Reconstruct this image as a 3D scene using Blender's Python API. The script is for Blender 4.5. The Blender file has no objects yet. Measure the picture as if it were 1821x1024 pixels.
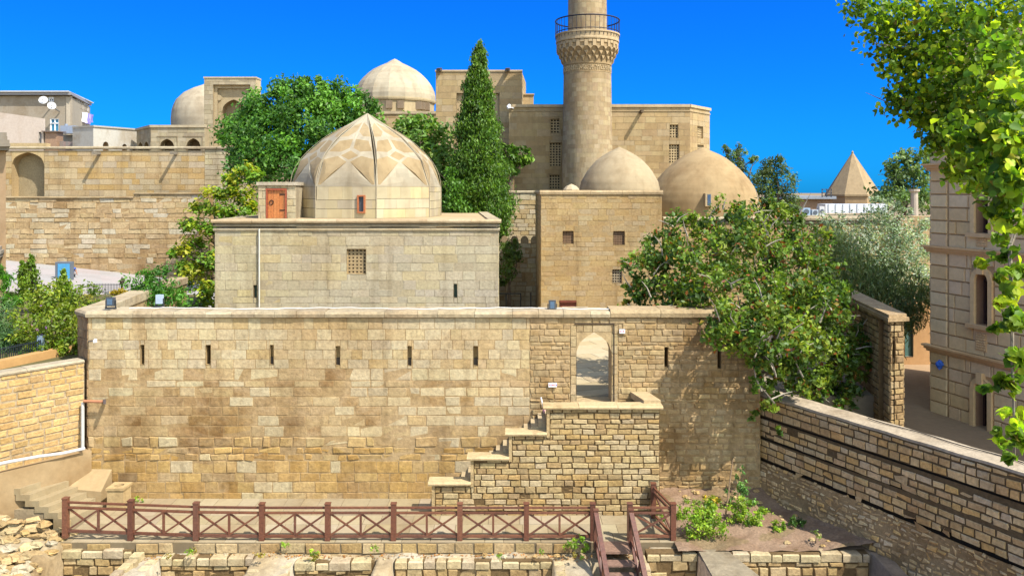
import bpy, math, random
import numpy as np
from mathutils import Vector, noise
from mathutils.geometry import delaunay_2d_cdt

# ---------------------------------------------------------------- camera, sky, sun, exposure
sc = bpy.context.scene
F, CX, HY, CZ = 1410.0, 910.5, 340.0, 10.2        # focal length / principal column / horizon row in photo pixels, eye height
cam = bpy.data.cameras.new("camera"); camo = bpy.data.objects.new("camera", cam)
sc.collection.objects.link(camo); sc.camera = camo
camo.location = (0, 0, CZ); camo.rotation_euler = (math.radians(90), 0, 0)
cam.sensor_width = 36; cam.lens = F / 1821 * 36; cam.shift_y = -(512 - HY) / 1821
cam.clip_start = 0.1; cam.clip_end = 6000
SUN = Vector((0.58, -0.47, 1.0)).normalized()
sl = bpy.data.lights.new("sun", 'SUN'); slo = bpy.data.objects.new("sun", sl); sc.collection.objects.link(slo)
sl.energy = 4.7; sl.angle = math.radians(0.5); sl.color = (1.0, 0.955, 0.88)
slo.rotation_euler = SUN.to_track_quat('Z', 'Y').to_euler()
w = bpy.data.worlds.new("World"); sc.world = w; w.use_nodes = True
nt = w.node_tree; nt.nodes.clear(); N = nt.nodes.new; L = nt.links.new
out = N('ShaderNodeOutputWorld'); bg = N('ShaderNodeBackground'); L(bg.outputs[0], out.inputs[0])
sky = N('ShaderNodeTexSky'); sky.sky_type = 'NISHITA'; sky.sun_disc = False
sky.sun_elevation = math.asin(SUN.z); sky.sun_rotation = math.atan2(SUN.x, SUN.y)
sky.air_density = 1.0; sky.dust_density = 0.3; sky.ozone_density = 2.5
tc = N('ShaderNodeTexCoord'); dt = N('ShaderNodeVectorMath'); dt.operation = 'DOT_PRODUCT'
L(tc.outputs['Generated'], dt.inputs[0]); dt.inputs[1].default_value = SUN
mr = N('ShaderNodeMapRange'); mr.inputs[1].default_value = 0.12; mr.inputs[2].default_value = 0.55
mr.interpolation_type = 'SMOOTHSTEP'; L(dt.outputs['Value'], mr.inputs[0])
tint = N('ShaderNodeMix'); tint.data_type = 'RGBA'; L(mr.outputs[0], tint.inputs[0])
tint.inputs[6].default_value = (0.009, 0.265, 0.86, 1)     # deep polarised blue away from the sun
tint.inputs[7].default_value = (3.0, 2.5, 1.95, 1)       # sky on the sun's side, brightened and warmed to add fill light
mul = N('ShaderNodeMix'); mul.data_type = 'RGBA'; mul.blend_type = 'MULTIPLY'; mul.inputs[0].default_value = 1
L(sky.outputs[0], mul.inputs[6]); L(tint.outputs[2], mul.inputs[7]); L(mul.outputs[2], bg.inputs[0])
bg.inputs[1].default_value = 0.12
sc.view_settings.view_transform = 'Standard'; sc.view_settings.look = 'None'
sc.view_settings.gamma = 1; sc.view_settings.exposure = 0.94
sc.render.engine = 'CYCLES'

rng = random.Random(7)
nprng = np.random.default_rng(11)

# ---------------------------------------------------------------- helpers
def P(px, py, Y): return Vector(((px - CX) / F * Y, Y, CZ - (py - HY) / F * Y))
def XX(px, Y): return (px - CX) / F * Y
def ZZ(py, Y): return CZ - (py - HY) / F * Y
def s2l(c): c = c / 255.0; return c / 12.92 if c <= 0.04045 else ((c + 0.055) / 1.055) ** 2.4
K = 0.60
def C(r, g, b, k=K, a=0.25): return (s2l(r) * k, s2l(g) * k, s2l(b) * k, a)

ORG = {}
def props(o, label=None, cat=None, group=None, kind=None):
    if label: o['label'] = label
    if cat: o['category'] = cat
    if group: o['group'] = group
    if kind: o['kind'] = kind
    return o
def thing(name, label, cat, loc=(0, 0, 0), group=None):
    o = bpy.data.objects.new(name, None); sc.collection.objects.link(o)
    o.location = loc; o.empty_display_size = 0.3; ORG[o.name] = Vector(loc)
    return props(o, label, cat, group)

class MB:
    def __init__(s): s.v = []; s.f = []; s.c = []
    def add(s, vs, fs, col):
        b = len(s.v); s.v.extend(tuple(p) for p in vs)
        for f in fs: s.f.append(tuple(b + i for i in f)); s.c.append(col)
    def poly(s, vs, col): s.add(vs, [tuple(range(len(vs)))], col)
    def box(s, x0, x1, y0, y1, z0, z1, col):
        vs = [(x0,y0,z0),(x1,y0,z0),(x1,y1,z0),(x0,y1,z0),(x0,y0,z1),(x1,y0,z1),(x1,y1,z1),(x0,y1,z1)]
        s.add(vs, [(0,1,5,4),(1,2,6,5),(2,3,7,6),(3,0,4,7),(4,5,6,7),(3,2,1,0)], col)
    def bar(s, p, q, w, h, col, up=(0, 0, 1)):
        p = Vector(p); q = Vector(q); d = (q - p).normalized(); u = Vector(up)
        if abs(d.dot(u)) > 0.98: u = Vector((0, 1, 0))
        r = d.cross(u).normalized(); u = r.cross(d).normalized()
        vs = []
        for e in (p, q):
            for a, b in ((-1,-1),(1,-1),(1,1),(-1,1)): vs.append(e + r * a * w / 2 + u * b * h / 2)
        s.add(vs, [(0,1,2,3),(7,6,5,4),(0,4,5,1),(1,5,6,2),(2,6,7,3),(3,7,4,0)], col)
    def tube(s, pts, rad, n, col, cap=True):
        pts = [Vector(p) for p in pts]
        if not hasattr(rad, '__len__'): rad = [rad] * len(pts)
        vs = []; fs = []
        for i, p in enumerate(pts):
            d = (pts[min(i + 1, len(pts) - 1)] - pts[max(i - 1, 0)]).normalized()
            a = Vector((0, 0, 1)) if abs(d.z) < 0.9 else Vector((1, 0, 0))
            r = d.cross(a).normalized(); u = r.cross(d)
            for k in range(n):
                t = 2 * math.pi * k / n; vs.append(p + (r * math.cos(t) + u * math.sin(t)) * rad[i])
        for i in range(len(pts) - 1):
            for k in range(n):
                k2 = (k + 1) % n; fs.append((i*n+k, i*n+k2, (i+1)*n+k2, (i+1)*n+k))
        if cap: fs.append(tuple(range(n))); fs.append(tuple(range((len(pts)-1)*n + n - 1, (len(pts)-1)*n - 1, -1)))
        s.add(vs, fs, col)
    def lathe(s, cx, cy, prof, n, col, ph=0.0, capt=True):
        vs = []; b = len(s.v)
        for r, z in prof:
            for k in range(n):
                t = ph + 2 * math.pi * k / n; vs.append((cx + r * math.cos(t), cy + r * math.sin(t), z))
        fs = []; cs = []
        for i in range(len(prof) - 1):
            for k in range(n):
                k2 = (k + 1) % n; fs.append((i*n+k, i*n+k2, (i+1)*n+k2, (i+1)*n+k))
                cs.append(col(i, k) if callable(col) else col)
        if capt: fs.append(tuple(range((len(prof)-1)*n, len(prof)*n))); cs.append(cs[-1])
        s.v.extend(vs)
        for f, c in zip(fs, cs): s.f.append(tuple(b + i for i in f)); s.c.append(c)
    def prism(s, poly, z0, z1, col):
        n = len(poly); vs = [(x, y, z0) for x, y in poly] + [(x, y, z1) for x, y in poly]
        fs = [tuple(range(n, 2*n)), tuple(range(n-1, -1, -1))]
        for i in range(n): j = (i+1) % n; fs.append((i, j, n+j, n+i))
        s.add(vs, fs, col)
    def rock(s, c, r, col, n1=4, n2=6, sq=(1, 1, .7), seed=None):
        rr = random.Random(seed if seed is not None else rng.random()); vs = []; fs = []
        for i in range(n1 + 1):
            ph = math.pi * i / n1
            for k in range(n2):
                t = 2*math.pi*k/n2 + i * .3; e = r * rr.uniform(.75, 1.2)
                vs.append((c[0]+e*sq[0]*math.sin(ph)*math.cos(t), c[1]+e*sq[1]*math.sin(ph)*math.sin(t), c[2]+e*sq[2]*math.cos(ph)))
        for i in range(n1):
            for k in range(n2): k2 = (k+1) % n2; fs.append((i*n2+k, (i+1)*n2+k, (i+1)*n2+k2, i*n2+k2))
        s.add(vs, fs, col)
    def build(s, name, mat, parent=None, label=None, cat=None, group=None, kind=None, smooth=False):
        o0 = Vector((0, 0, 0))
        if parent is not None: o0 = ORG[parent.name]
        elif s.v and kind != 'structure':
            a = np.array(s.v); o0 = Vector((float((a[:,0].min()+a[:,0].max())/2), float((a[:,1].min()+a[:,1].max())/2), float(a[:,2].min())))
        me = bpy.data.meshes.new(name)
        me.from_pydata([(x-o0.x, y-o0.y, z-o0.z) for x, y, z in s.v], [], s.f)
        at = me.color_attributes.new('Col', 'FLOAT_COLOR', 'CORNER')
        arr = np.repeat(np.array(s.c, dtype=np.float32).reshape(-1, 4), [len(f) for f in s.f], axis=0)
        at.data.foreach_set('color', arr.ravel())
        if smooth: me.polygons.foreach_set('use_smooth', [True] * len(me.polygons))
        me.materials.append(mat); me.update()
        o = bpy.data.objects.new(name, me); sc.collection.objects.link(o)
        ORG[o.name] = o0
        if parent is not None: o.parent = parent
        else: o.location = o0
        return props(o, label, cat, group, kind)

# ---------------------------------------------------------------- materials
def base_mat(name):
    m = bpy.data.materials.new(name); m.use_nodes = True
    return m, m.node_tree, m.node_tree.nodes['Principled BSDF']
def mat_stone(name, fine=9.0, amt=0.22, bump=0.35, stain=0.45, stain_col=(0.55, 0.42, 0.28), rough=0.93, streak=0.0, smear=0.0, smear_col=(.33,.235,.12), drip=0.0):
    m, t, b = base_mat(name); n = t.nodes.new; l = t.links.new
    tc = n('ShaderNodeTexCoord'); at = n('ShaderNodeAttribute'); at.attribute_name = 'Col'
    n1 = n('ShaderNodeTexNoise'); n1.inputs['Scale'].default_value = fine; n1.inputs['Detail'].default_value = 8; n1.inputs['Roughness'].default_value = 0.68
    l(tc.outputs['Object'], n1.inputs['Vector'])
    r1 = n('ShaderNodeMapRange'); r1.inputs[1].default_value = 0.3; r1.inputs[2].default_value = 0.7; r1.inputs[3].default_value = 1 - amt; r1.inputs[4].default_value = 1 + amt * 0.7
    l(n1.outputs[0], r1.inputs[0])
    m1 = n('ShaderNodeMix'); m1.data_type = 'RGBA'; m1.blend_type = 'MULTIPLY'; m1.inputs[0].default_value = 1
    l(at.outputs['Color'], m1.inputs[6]); l(r1.outputs[0], m1.inputs[7])
    mp = n('ShaderNodeMapping'); mp.inputs['Scale'].default_value = (1, 1, 1 - 0.75 * streak)
    l(tc.outputs['Object'], mp.inputs[0])
    n2 = n('ShaderNodeTexNoise'); n2.inputs['Scale'].default_value = stain; n2.inputs['Detail'].default_value = 9; n2.inputs['Roughness'].default_value = 0.62
    n2.inputs['Distortion'].default_value = 0.6; l(mp.outputs[0], n2.inputs['Vector'])
    r2 = n('ShaderNodeMapRange'); r2.inputs[1].default_value = 0.45; r2.inputs[2].default_value = 0.63; l(n2.outputs[0], r2.inputs[0])
    ma = n('ShaderNodeMath'); ma.operation = 'MULTIPLY'; l(r2.outputs[0], ma.inputs[0]); l(at.outputs['Alpha'], ma.inputs[1])
    m2 = n('ShaderNodeMix'); m2.data_type = 'RGBA'; m2.blend_type = 'MULTIPLY'; l(ma.outputs[0], m2.inputs[0]); l(m1.outputs[2], m2.inputs[6]); m2.inputs[7].default_value = (*stain_col, 1)
    last = m2.outputs[2]
    if smear:      # patches of old render that hide the joints
        n3 = n('ShaderNodeTexNoise'); n3.inputs['Scale'].default_value = 0.75; n3.inputs['Detail'].default_value = 10; n3.inputs['Roughness'].default_value = 0.66; n3.inputs['Distortion'].default_value = 0.8
        mp3 = n('ShaderNodeMapping'); mp3.inputs['Location'].default_value = (13, 5, 2); mp3.inputs['Scale'].default_value = (.8, 1, 1.3); l(tc.outputs['Object'], mp3.inputs[0]); l(mp3.outputs[0], n3.inputs['Vector'])
        r3 = n('ShaderNodeMapRange'); r3.inputs[1].default_value = 0.42; r3.inputs[2].default_value = 0.62; r3.inputs[4].default_value = smear; l(n3.outputs[0], r3.inputs[0])
        a3 = n('ShaderNodeMath'); a3.operation = 'MULTIPLY'; l(r3.outputs[0], a3.inputs[0]); l(at.outputs['Alpha'], a3.inputs[1])
        sm = n('ShaderNodeMix'); sm.data_type = 'RGBA'; sm.blend_type = 'MULTIPLY'; sm.inputs[0].default_value = 1; sm.inputs[6].default_value = (*smear_col, 1); l(r1.outputs[0], sm.inputs[7])
        m3 = n('ShaderNodeMix'); m3.data_type = 'RGBA'; l(a3.outputs[0], m3.inputs[0]); l(last, m3.inputs[6]); l(sm.outputs[2], m3.inputs[7]); last = m3.outputs[2]
    if drip:       # rain streaks and soot running down the face
        mp4 = n('ShaderNodeMapping'); mp4.inputs['Scale'].default_value = (2.2, 2.2, .16); l(tc.outputs['Object'], mp4.inputs[0])
        n4 = n('ShaderNodeTexNoise'); n4.inputs['Scale'].default_value = 1.0; n4.inputs['Detail'].default_value = 6; l(mp4.outputs[0], n4.inputs['Vector'])
        r4 = n('ShaderNodeMapRange'); r4.inputs[1].default_value = 0.52; r4.inputs[2].default_value = 0.74; r4.inputs[4].default_value = drip; l(n4.outputs[0], r4.inputs[0])
        m4 = n('ShaderNodeMix'); m4.data_type = 'RGBA'; m4.blend_type = 'MULTIPLY'; l(r4.outputs[0], m4.inputs[0]); l(last, m4.inputs[6]); m4.inputs[7].default_value = (.5, .45, .38, 1); last = m4.outputs[2]
    l(last, b.inputs['Base Color']); b.inputs['Roughness'].default_value = rough
    b.inputs['Specular IOR Level'].default_value = 0.25
    bp = n('ShaderNodeBump'); bp.inputs['Strength'].default_value = bump; bp.inputs['Distance'].default_value = 0.04
    l(n1.outputs[0], bp.inputs['Height']); l(bp.outputs[0], b.inputs['Normal'])
    return m
def mat_plain(name, rough=0.6, metal=0.0, var=0.12, scale=6.0, bump=0.0, spec=0.5):
    m, t, b = base_mat(name); n = t.nodes.new; l = t.links.new
    tc = n('ShaderNodeTexCoord'); at = n('ShaderNodeAttribute'); at.attribute_name = 'Col'
    n1 = n('ShaderNodeTexNoise'); n1.inputs['Scale'].default_value = scale; n1.inputs['Detail'].default_value = 5; l(tc.outputs['Object'], n1.inputs['Vector'])
    r1 = n('ShaderNodeMapRange'); r1.inputs[1].default_value = 0.3; r1.inputs[2].default_value = 0.7; r1.inputs[3].default_value = 1 - var; r1.inputs[4].default_value = 1 + var; l(n1.outputs[0], r1.inputs[0])
    m1 = n('ShaderNodeMix'); m1.data_type = 'RGBA'; m1.blend_type = 'MULTIPLY'; m1.inputs[0].default_value = 1
    l(at.outputs['Color'], m1.inputs[6]); l(r1.outputs[0], m1.inputs[7]); l(m1.outputs[2], b.inputs['Base Color'])
    b.inputs['Roughness'].default_value = rough; b.inputs['Metallic'].default_value = metal; b.inputs['Specular IOR Level'].default_value = spec
    if bump:
        bp = n('ShaderNodeBump'); bp.inputs['Strength'].default_value = bump; bp.inputs['Distance'].default_value = 0.05; l(n1.outputs[0], bp.inputs['Height']); l(bp.outputs[0], b.inputs['Normal'])
    return m
def mat_leaf(name, trans=0.3, rough=0.5, spec=0.35):
    m, t, b = base_mat(name); n = t.nodes.new; l = t.links.new
    at = n('ShaderNodeAttribute'); at.attribute_name = 'Col'
    b.inputs['Roughness'].default_value = rough; b.inputs['Specular IOR Level'].default_value = spec
    l(at.outputs['Color'], b.inputs['Base Color'])
    tr = n('ShaderNodeBsdfTranslucent'); hs = n('ShaderNodeMix'); hs.data_type = 'RGBA'; hs.blend_type = 'MULTIPLY'; hs.inputs[0].default_value = 1
    l(at.outputs['Color'], hs.inputs[6]); hs.inputs[7].default_value = (1.5, 1.6, 0.7, 1); l(hs.outputs[2], tr.inputs[0])
    mx = n('ShaderNodeMixShader'); mx.inputs[0].default_value = trans; l(b.outputs[0], mx.inputs[1]); l(tr.outputs[0], mx.inputs[2])
    l(mx.outputs[0], t.nodes['Material Output'].inputs[0]); return m

M_ash = mat_stone('ashlar_limestone', 9, 0.24, 0.4, 0.42, (.6,.5,.38), smear=.42, smear_col=(.36,.29,.19), drip=.45)
M_wall = mat_stone('stained_fortress_stone', 7, 0.32, 0.6, 0.38, (0.46, 0.34, 0.21), streak=0.4, smear=.85, smear_col=(.36,.255,.135), drip=.45)
M_rub = mat_stone('rubble_stone', 10, 0.34, 0.7, 0.7, (0.5, 0.4, 0.28))
M_far = mat_stone('palace_stone', 3.0, 0.16, 0.2, 0.2, (0.66, 0.56, 0.44), streak=0.4, drip=.35)
M_dome = mat_stone('dome_stone', 1.6, 0.10, 0.06, 0.5, (0.6, 0.5, 0.4), streak=0.3, drip=.4)
M_plas = mat_stone('plaster', 5, 0.12, 0.15, 0.5, (0.68, 0.58, 0.45), streak=0.5)
M_soil = mat_stone('soil', 14, 0.3, 0.8, 1.2, (0.7, 0.6, 0.5))
M_mort = mat_stone('old_mortar', 6, 0.28, 0.8, 0.9, (0.6, 0.52, 0.42))
M_wood = mat_plain('brown_wood', 0.55, 0, 0.25, 14, 0.15)
M_iron = mat_plain('dark_iron', 0.5, 0.6, 0.1)
M_paint = mat_plain('paint', 0.5, 0, 0.08)
M_bark = mat_plain('bark', 0.9, 0, 0.3, 8, 0.6)
M_dark = mat_plain('window_dark', 0.25, 0, 0.1)
M_road = mat_stone('road_paving', 9, 0.16, 0.3, 0.4, (0.75, 0.72, 0.7))
M_leaf = mat_leaf('foliage', 0.36)
M_poplar = mat_leaf('poplar_leaf', 0.5, 0.5, 0.25)

# ---------------------------------------------------------------- masonry
def pal(cols, jit=0.07):
    def f(u, v, r):
        c = r.choice(cols); k = 1 + r.uniform(-jit, jit); g_ = (c[0]+c[1]+c[2])/3*.08; c = (c[0]*.90+g_, c[1]*.905+g_*.99, c[2]*.88+g_*.95, c[3]); return (c[0]*k, c[1]*k*(1+r.uniform(-.015,.015)), c[2]*k*(1+r.uniform(-.05,.05)), c[3])
    return f
def sub_rects(r, holes):
    rects = [r]
    for ha, hb, hc, hd in holes:
        new = []
        for a, b, c, d in rects:
            if b <= ha or a >= hb or d <= hc or c >= hd: new.append((a, b, c, d)); continue
            if a < ha: new.append((a, ha, c, d))
            if b > hb: new.append((hb, b, c, d))
            a2, b2 = max(a, ha), min(b, hb)
            if c < hc: new.append((a2, b2, c, hc))
            if d > hd: new.append((a2, b2, hd, d))
        rects = new
    return [q for q in rects if q[1]-q[0] > 0.03 and q[3]-q[2] > 0.02]
def ashlar(mb, fn, u0, u1, v0, v1, ch, bl, pf, holes=(), gap=0.012, dep=0.03, dj=0.012, bev=0.012, jit=0.004, ero=0.0, inside=None, seed=1):
    r = random.Random(seed); v = v0
    while v < v1 - 0.02:
        h = r.uniform(*ch); v2 = v + h
        if v1 - v2 < ch[0] * 0.6: v2 = v1
        u = u0 - r.uniform(0, bl[1]) * 0.9
        while u < u1:
            u2 = u + r.uniform(*bl); a, b = max(u, u0), min(u2, u1)
            if u1 - u2 < bl[0] * 0.35: b = u1; u2 = u1 + 1
            u = u2
            if b - a < 0.04: continue
            for (a_, b_, c_, d_) in sub_rects((a, b, v, v2), holes):
                if inside and not inside((a_+b_)/2, (c_+d_)/2): continue
                col = pf((a_+b_)/2, (c_+d_)/2, r); g = gap / 2
                d = dep + r.uniform(-dj, dj); e = 0
                if r.random() < ero: d = dep * r.uniform(-0.3, 0.3); e = jit * 4; col = (col[0]*.9, col[1]*.86, col[2]*.8, col[3])
                J = lambda: r.uniform(-jit-e, jit+e)
                bb = min(bev, (b_-a_)*.25, (d_-c_)*.25)
                q0 = [(a_+g, c_+g), (b_-g, c_+g), (b_-g, d_-g), (a_+g, d_-g)]
                q1 = [(a_+g+bb, c_+g+bb), (b_-g-bb, c_+g+bb), (b_-g-bb, d_-g-bb), (a_+g+bb, d_-g-bb)]
                jj = [(J(), J()) for _ in range(4)]
                vs = [fn(x+j[0], y+j[1], -0.02) for (x, y), j in zip(q0, jj)] + [fn(x+j[0], y+j[1], d + r.uniform(-.3,.3)*jit*2) for (x, y), j in zip(q1, jj)]
                mb.add(vs, [(4,5,6,7),(0,1,5,4),(1,2,6,5),(2,3,7,6),(3,0,4,7)], col)
        v = v2
def backing(mb, fn, u0, u1, v0, v1, col, holes=(), nu=1, d=0.0):
    us = sorted({u0, u1, *[min(max(h[0],u0),u1) for h in holes], *[min(max(h[1],u0),u1) for h in holes], *[u0+(u1-u0)*i/nu for i in range(nu+1)]})
    vs = sorted({v0, v1, *[min(max(h[2],v0),v1) for h in holes], *[min(max(h[3],v0),v1) for h in holes]})
    for a, b in zip(us, us[1:]):
        for c, e in zip(vs, vs[1:]):
            if b-a < 1e-5 or e-c < 1e-5: continue
            m, k = (a+b)/2, (c+e)/2
            if any(h[0] < m < h[1] and h[2] < k < h[3] for h in holes): continue
            mb.poly([fn(a,c,d), fn(b,c,d), fn(b,e,d), fn(a,e,d)], col)
class Wall:
    def __init__(s, A, B, z0, z1, t):
        s.A = Vector(A); s.B = Vector(B); s.L = (s.B - s.A).length; s.d = (s.B - s.A) / s.L
        s.n = Vector((s.d.y, -s.d.x)); s.z0, s.z1, s.t = z0, z1, t
    def fn(s, u, v, d): p = s.A + s.d*u + s.n*d; return (p.x, p.y, v)
    def u(s, px): k = (px-CX)/F; return (k*s.A.y - s.A.x)/(s.d.x - k*s.d.y)
    def Y(s, px): return s.A.y + s.d.y*s.u(px)
    def z(s, py, px): return ZZ(py, s.Y(px))
    def rect(s, x0, y0, x1, y1): m = (x0+x1)/2; return (s.u(x0), s.u(x1), s.z(y1, m), s.z(y0, m))
    def body(s, mb, col, holes=(), through=(), z0=None, z1=None, ends=True):
        a, b = (s.z0 if z0 is None else z0), (s.z1 if z1 is None else z1); t = s.t; f = s.fn; Ln = s.L
        backing(mb, f, 0, Ln, a, b, col, holes)
        backing(mb, lambda u, v, d: f(Ln-u, v, -t), 0, Ln, a, b, col, [(Ln-h[1], Ln-h[0], h[2], h[3]) for h in through])
        mb.poly([f(0,b,0), f(Ln,b,0), f(Ln,b,-t), f(0,b,-t)], col)
        if not ends: return
        mb.poly([f(0,a,-t), f(0,a,0), f(0,b,0), f(0,b,-t)], col); mb.poly([f(Ln,a,0), f(Ln,a,-t), f(Ln,b,-t), f(Ln,b,0)], col)
def recess(mb, fn, h, dep, side, back, d0=0.02):
    a, b, c, d = h
    q = lambda u, v, k: fn(u, v, k)
    mb.poly([q(a,c,d0), q(a,c,-dep), q(a,d,-dep), q(a,d,d0)], side); mb.poly([q(b,c,-dep), q(b,c,d0), q(b,d,d0), q(b,d,-dep)], side)
    mb.poly([q(a,c,d0), q(b,c,d0), q(b,c,-dep), q(a,c,-dep)], side); mb.poly([q(a,d,-dep), q(b,d,-dep), q(b,d,d0), q(a,d,d0)], side)
    if back: mb.poly([q(a,c,-dep), q(b,c,-dep), q(b,d,-dep), q(a,d,-dep)], back)
def arch_pts(ua, ub, vs, vt, n=14, R=1.5):
    hw = (ub-ua)/2; m = (ua+ub)/2; out = []
    for i in range(n+1):
        s = -1 + 2*i/n; f = math.sqrt(max(R*R-(abs(s)+R-1)**2, 0))/math.sqrt(2*R-1)
        out.append((m+s*hw, vs+(vt-vs)*f))
    return out
def arch(mb, fn, h, spring, dep, col, side, back=None, d0=0.02, R=1.5, rear=True, n=14):
    a, b, c, d = h; pts = arch_pts(a, b, spring, d - 0.01, n, R)
    for (u1, v1), (u2, v2) in zip(pts, pts[1:]):
        mb.poly([fn(u1,v1,d0), fn(u2,v2,d0), fn(u2,d+.001,d0), fn(u1,d+.001,d0)], col)
        if rear: mb.poly([fn(u2,v2,-dep), fn(u1,v1,-dep), fn(u1,d+.001,-dep), fn(u2,d+.001,-dep)], col)
        mb.poly([fn(u1,v1,-dep), fn(u2,v2,-dep), fn(u2,v2,d0), fn(u1,v1,d0)], side)
    mb.poly([fn(a,c,d0), fn(a,c,-dep), fn(a,spring,-dep), fn(a,spring,d0)], side)
    mb.poly([fn(b,c,-dep), fn(b,c,d0), fn(b,spring,d0), fn(b,spring,-dep)], side)
    mb.poly([fn(a,c,d0), fn(b,c,d0), fn(b,c,-dep), fn(a,c,-dep)], side)
    if back: mb.poly([fn(a,c,-dep), fn(b,c,-dep)] + [fn(u,v,-dep) for u, v in reversed(pts)], back)
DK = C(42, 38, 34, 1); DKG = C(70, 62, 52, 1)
def fbar(mb, fn, a, b, c, d, d0, d1, col):      # a bar on a wall face between depths d0 and d1
    v = [fn(a,c,d0),fn(b,c,d0),fn(b,d,d0),fn(a,d,d0),fn(a,c,d1),fn(b,c,d1),fn(b,d,d1),fn(a,d,d1)]
    mb.add(v, [(4,5,6,7),(0,1,5,4),(1,2,6,5),(2,3,7,6),(3,0,4,7)], col)
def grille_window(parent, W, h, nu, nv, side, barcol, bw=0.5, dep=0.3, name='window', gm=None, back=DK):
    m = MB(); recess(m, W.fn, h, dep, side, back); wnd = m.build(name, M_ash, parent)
    g = MB(); a, b, c, d = h; su = (b-a)/nu; sv = (d-c)/nv
    for i in range(nu+1):
        x = a + i*su; fbar(g, W.fn, max(a, x-su*bw/2), min(b, x+su*bw/2), c, d, -dep*.6, -dep*.35, barcol)
    for i in range(nv+1):
        y = c + i*sv; fbar(g, W.fn, a, b, max(c, y-sv*bw/2), min(d, y+sv*bw/2), -dep*.6, -dep*.35+0.004, barcol)
    g.build('grille', gm or M_ash, wnd); return wnd
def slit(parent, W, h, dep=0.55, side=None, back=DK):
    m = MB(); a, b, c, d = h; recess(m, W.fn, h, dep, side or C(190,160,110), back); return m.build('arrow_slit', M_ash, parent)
def coping(mb, W, u0, u1, z, th, over, back, cols, sl=(0.6, 1.3), seed=3, jit=0.012, lift=None):
    r = random.Random(seed); u = u0
    while u < u1 - 0.01:
        u2 = min(u + r.uniform(*sl), u1)
        if u1 - u2 < 0.3: u2 = u1
        c = r.choice(cols); j = lambda: r.uniform(-jit, jit); o = over + j(); g = 0.005
        zl = lift(u) if lift else 0
        top = z + th + j() + zl; b0 = z + zl * 0
        pr = [(0.0, b0), (o, b0 + th*.12), (o+.012, b0+th*.6), (o-.05, top), (-back, top + j()*.5), (-back, b0)]
        vs = [W.fn(u+g, v, d) for d, v in pr] + [W.fn(u2-g, v + j()*.5, d) for d, v in pr]
        n = len(pr); fs = [(i, n+i, n+(i+1) % n, (i+1) % n) for i in range(n)] + [tuple(range(n)), tuple(range(2*n-1, n-1, -1))]
        mb.add(vs, fs, c); u = u2

# ---------------------------------------------------------------- foliage
def leaf_object(name, pts, out, size, cols, mat, parent, shape='leaf', up=0.35, rnd=0.8, asp=0.55, droop=0.0, fold=0.12, hang=None):
    n = len(pts); g = nprng
    nr = out*0.55 + np.array([0,0,up]) + g.normal(0, rnd, (n,3)); nr /= np.linalg.norm(nr, axis=1, keepdims=True)
    t = g.normal(0, 1, (n,3)) + np.array([0,0,-droop])
    if hang is not None: t = t*0.35 + np.array(hang)
    t -= (t*nr).sum(1, keepdims=True)*nr; t /= np.linalg.norm(t, axis=1, keepdims=True)+1e-9
    b = np.cross(nr, t); s = (size*g.uniform(.65, 1.3, n))[:,None]
    if shape == 'heart':
        tpl = [(-.5,0,0),(-.42,.34,1),(-.1,.46,1.2),(.2,.28,.8),(.55,0,-.3),(.2,-.28,.8),(-.1,-.46,1.2),(-.42,-.34,1)]
        fc = [(0,1,2,3,4),(0,4,5,6,7)]
    else:
        tpl = [(-.5,0,0),(-.05,asp*.5,1),(.5,0,0),(-.05,-asp*.5,1)]; fc = [(0,1,2),(0,2,3)]
    k = len(tpl)
    V = np.stack([pts + t*s*a + b*s*c + nr*s*f*fold for a, c, f in tpl], axis=1).reshape(-1,3)
    o0 = np.array(ORG[parent.name]) if parent is not None else np.zeros(3)
    V = (V - o0).astype(np.float32)
    me = bpy.data.meshes.new(name); me.vertices.add(len(V)); me.vertices.foreach_set('co', V.ravel())
    lp = np.concatenate([np.array(f) for f in fc]); nl = len(lp)
    loops = (np.arange(n)[:,None]*k + lp[None,:]).ravel().astype(np.int32)
    tot = np.tile(np.array([len(f) for f in fc], dtype=np.int32), n); start = np.concatenate([[0], np.cumsum(tot)[:-1]]).astype(np.int32)
    me.loops.add(len(loops)); me.loops.foreach_set('vertex_index', loops)
    me.polygons.add(len(tot)); me.polygons.foreach_set('loop_start', start); me.polygons.foreach_set('loop_total', tot)
    at = me.color_attributes.new('Col', 'FLOAT_COLOR', 'CORNER'); at.data.foreach_set('color', np.repeat(cols.astype(np.float32), nl, axis=0).ravel())
    me.materials.append(mat); me.update(calc_edges=True); me.validate()
    o = bpy.data.objects.new(name, me); sc.collection.objects.link(o); ORG[o.name] = Vector(o0); 
    if parent is not None: o.parent = parent
    return o
def clumps(blobs, per=26, spread=0.2, shell=(0.45, 1.05), flat=1.0):
    """blobs: (centre, (rx,ry,rz), leaves) -> leaf points, outward directions, clump ids"""
    P_, O_, I_ = [], [], []; cid = 0
    for c, r, n in blobs:
        c = np.array(c); r = np.array(r, dtype=float); nc = max(3, int(n/per))
        d = nprng.normal(0,1,(nc,3)); d /= np.linalg.norm(d, axis=1, keepdims=True)
        rad = nprng.uniform(shell[0]**2, shell[1]**2, nc)**.5
        cc = c + d*r*rad[:,None]
        ids = nprng.integers(0, nc, n)
        p = cc[ids] + nprng.normal(0, 1, (n,3))*r.mean()*spread*np.array([1,1,flat])
        P_.append(p); O_.append(d[ids]); I_.append(ids + cid); cid += nc
    return np.concatenate(P_), np.concatenate(O_), np.concatenate(I_)
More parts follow.
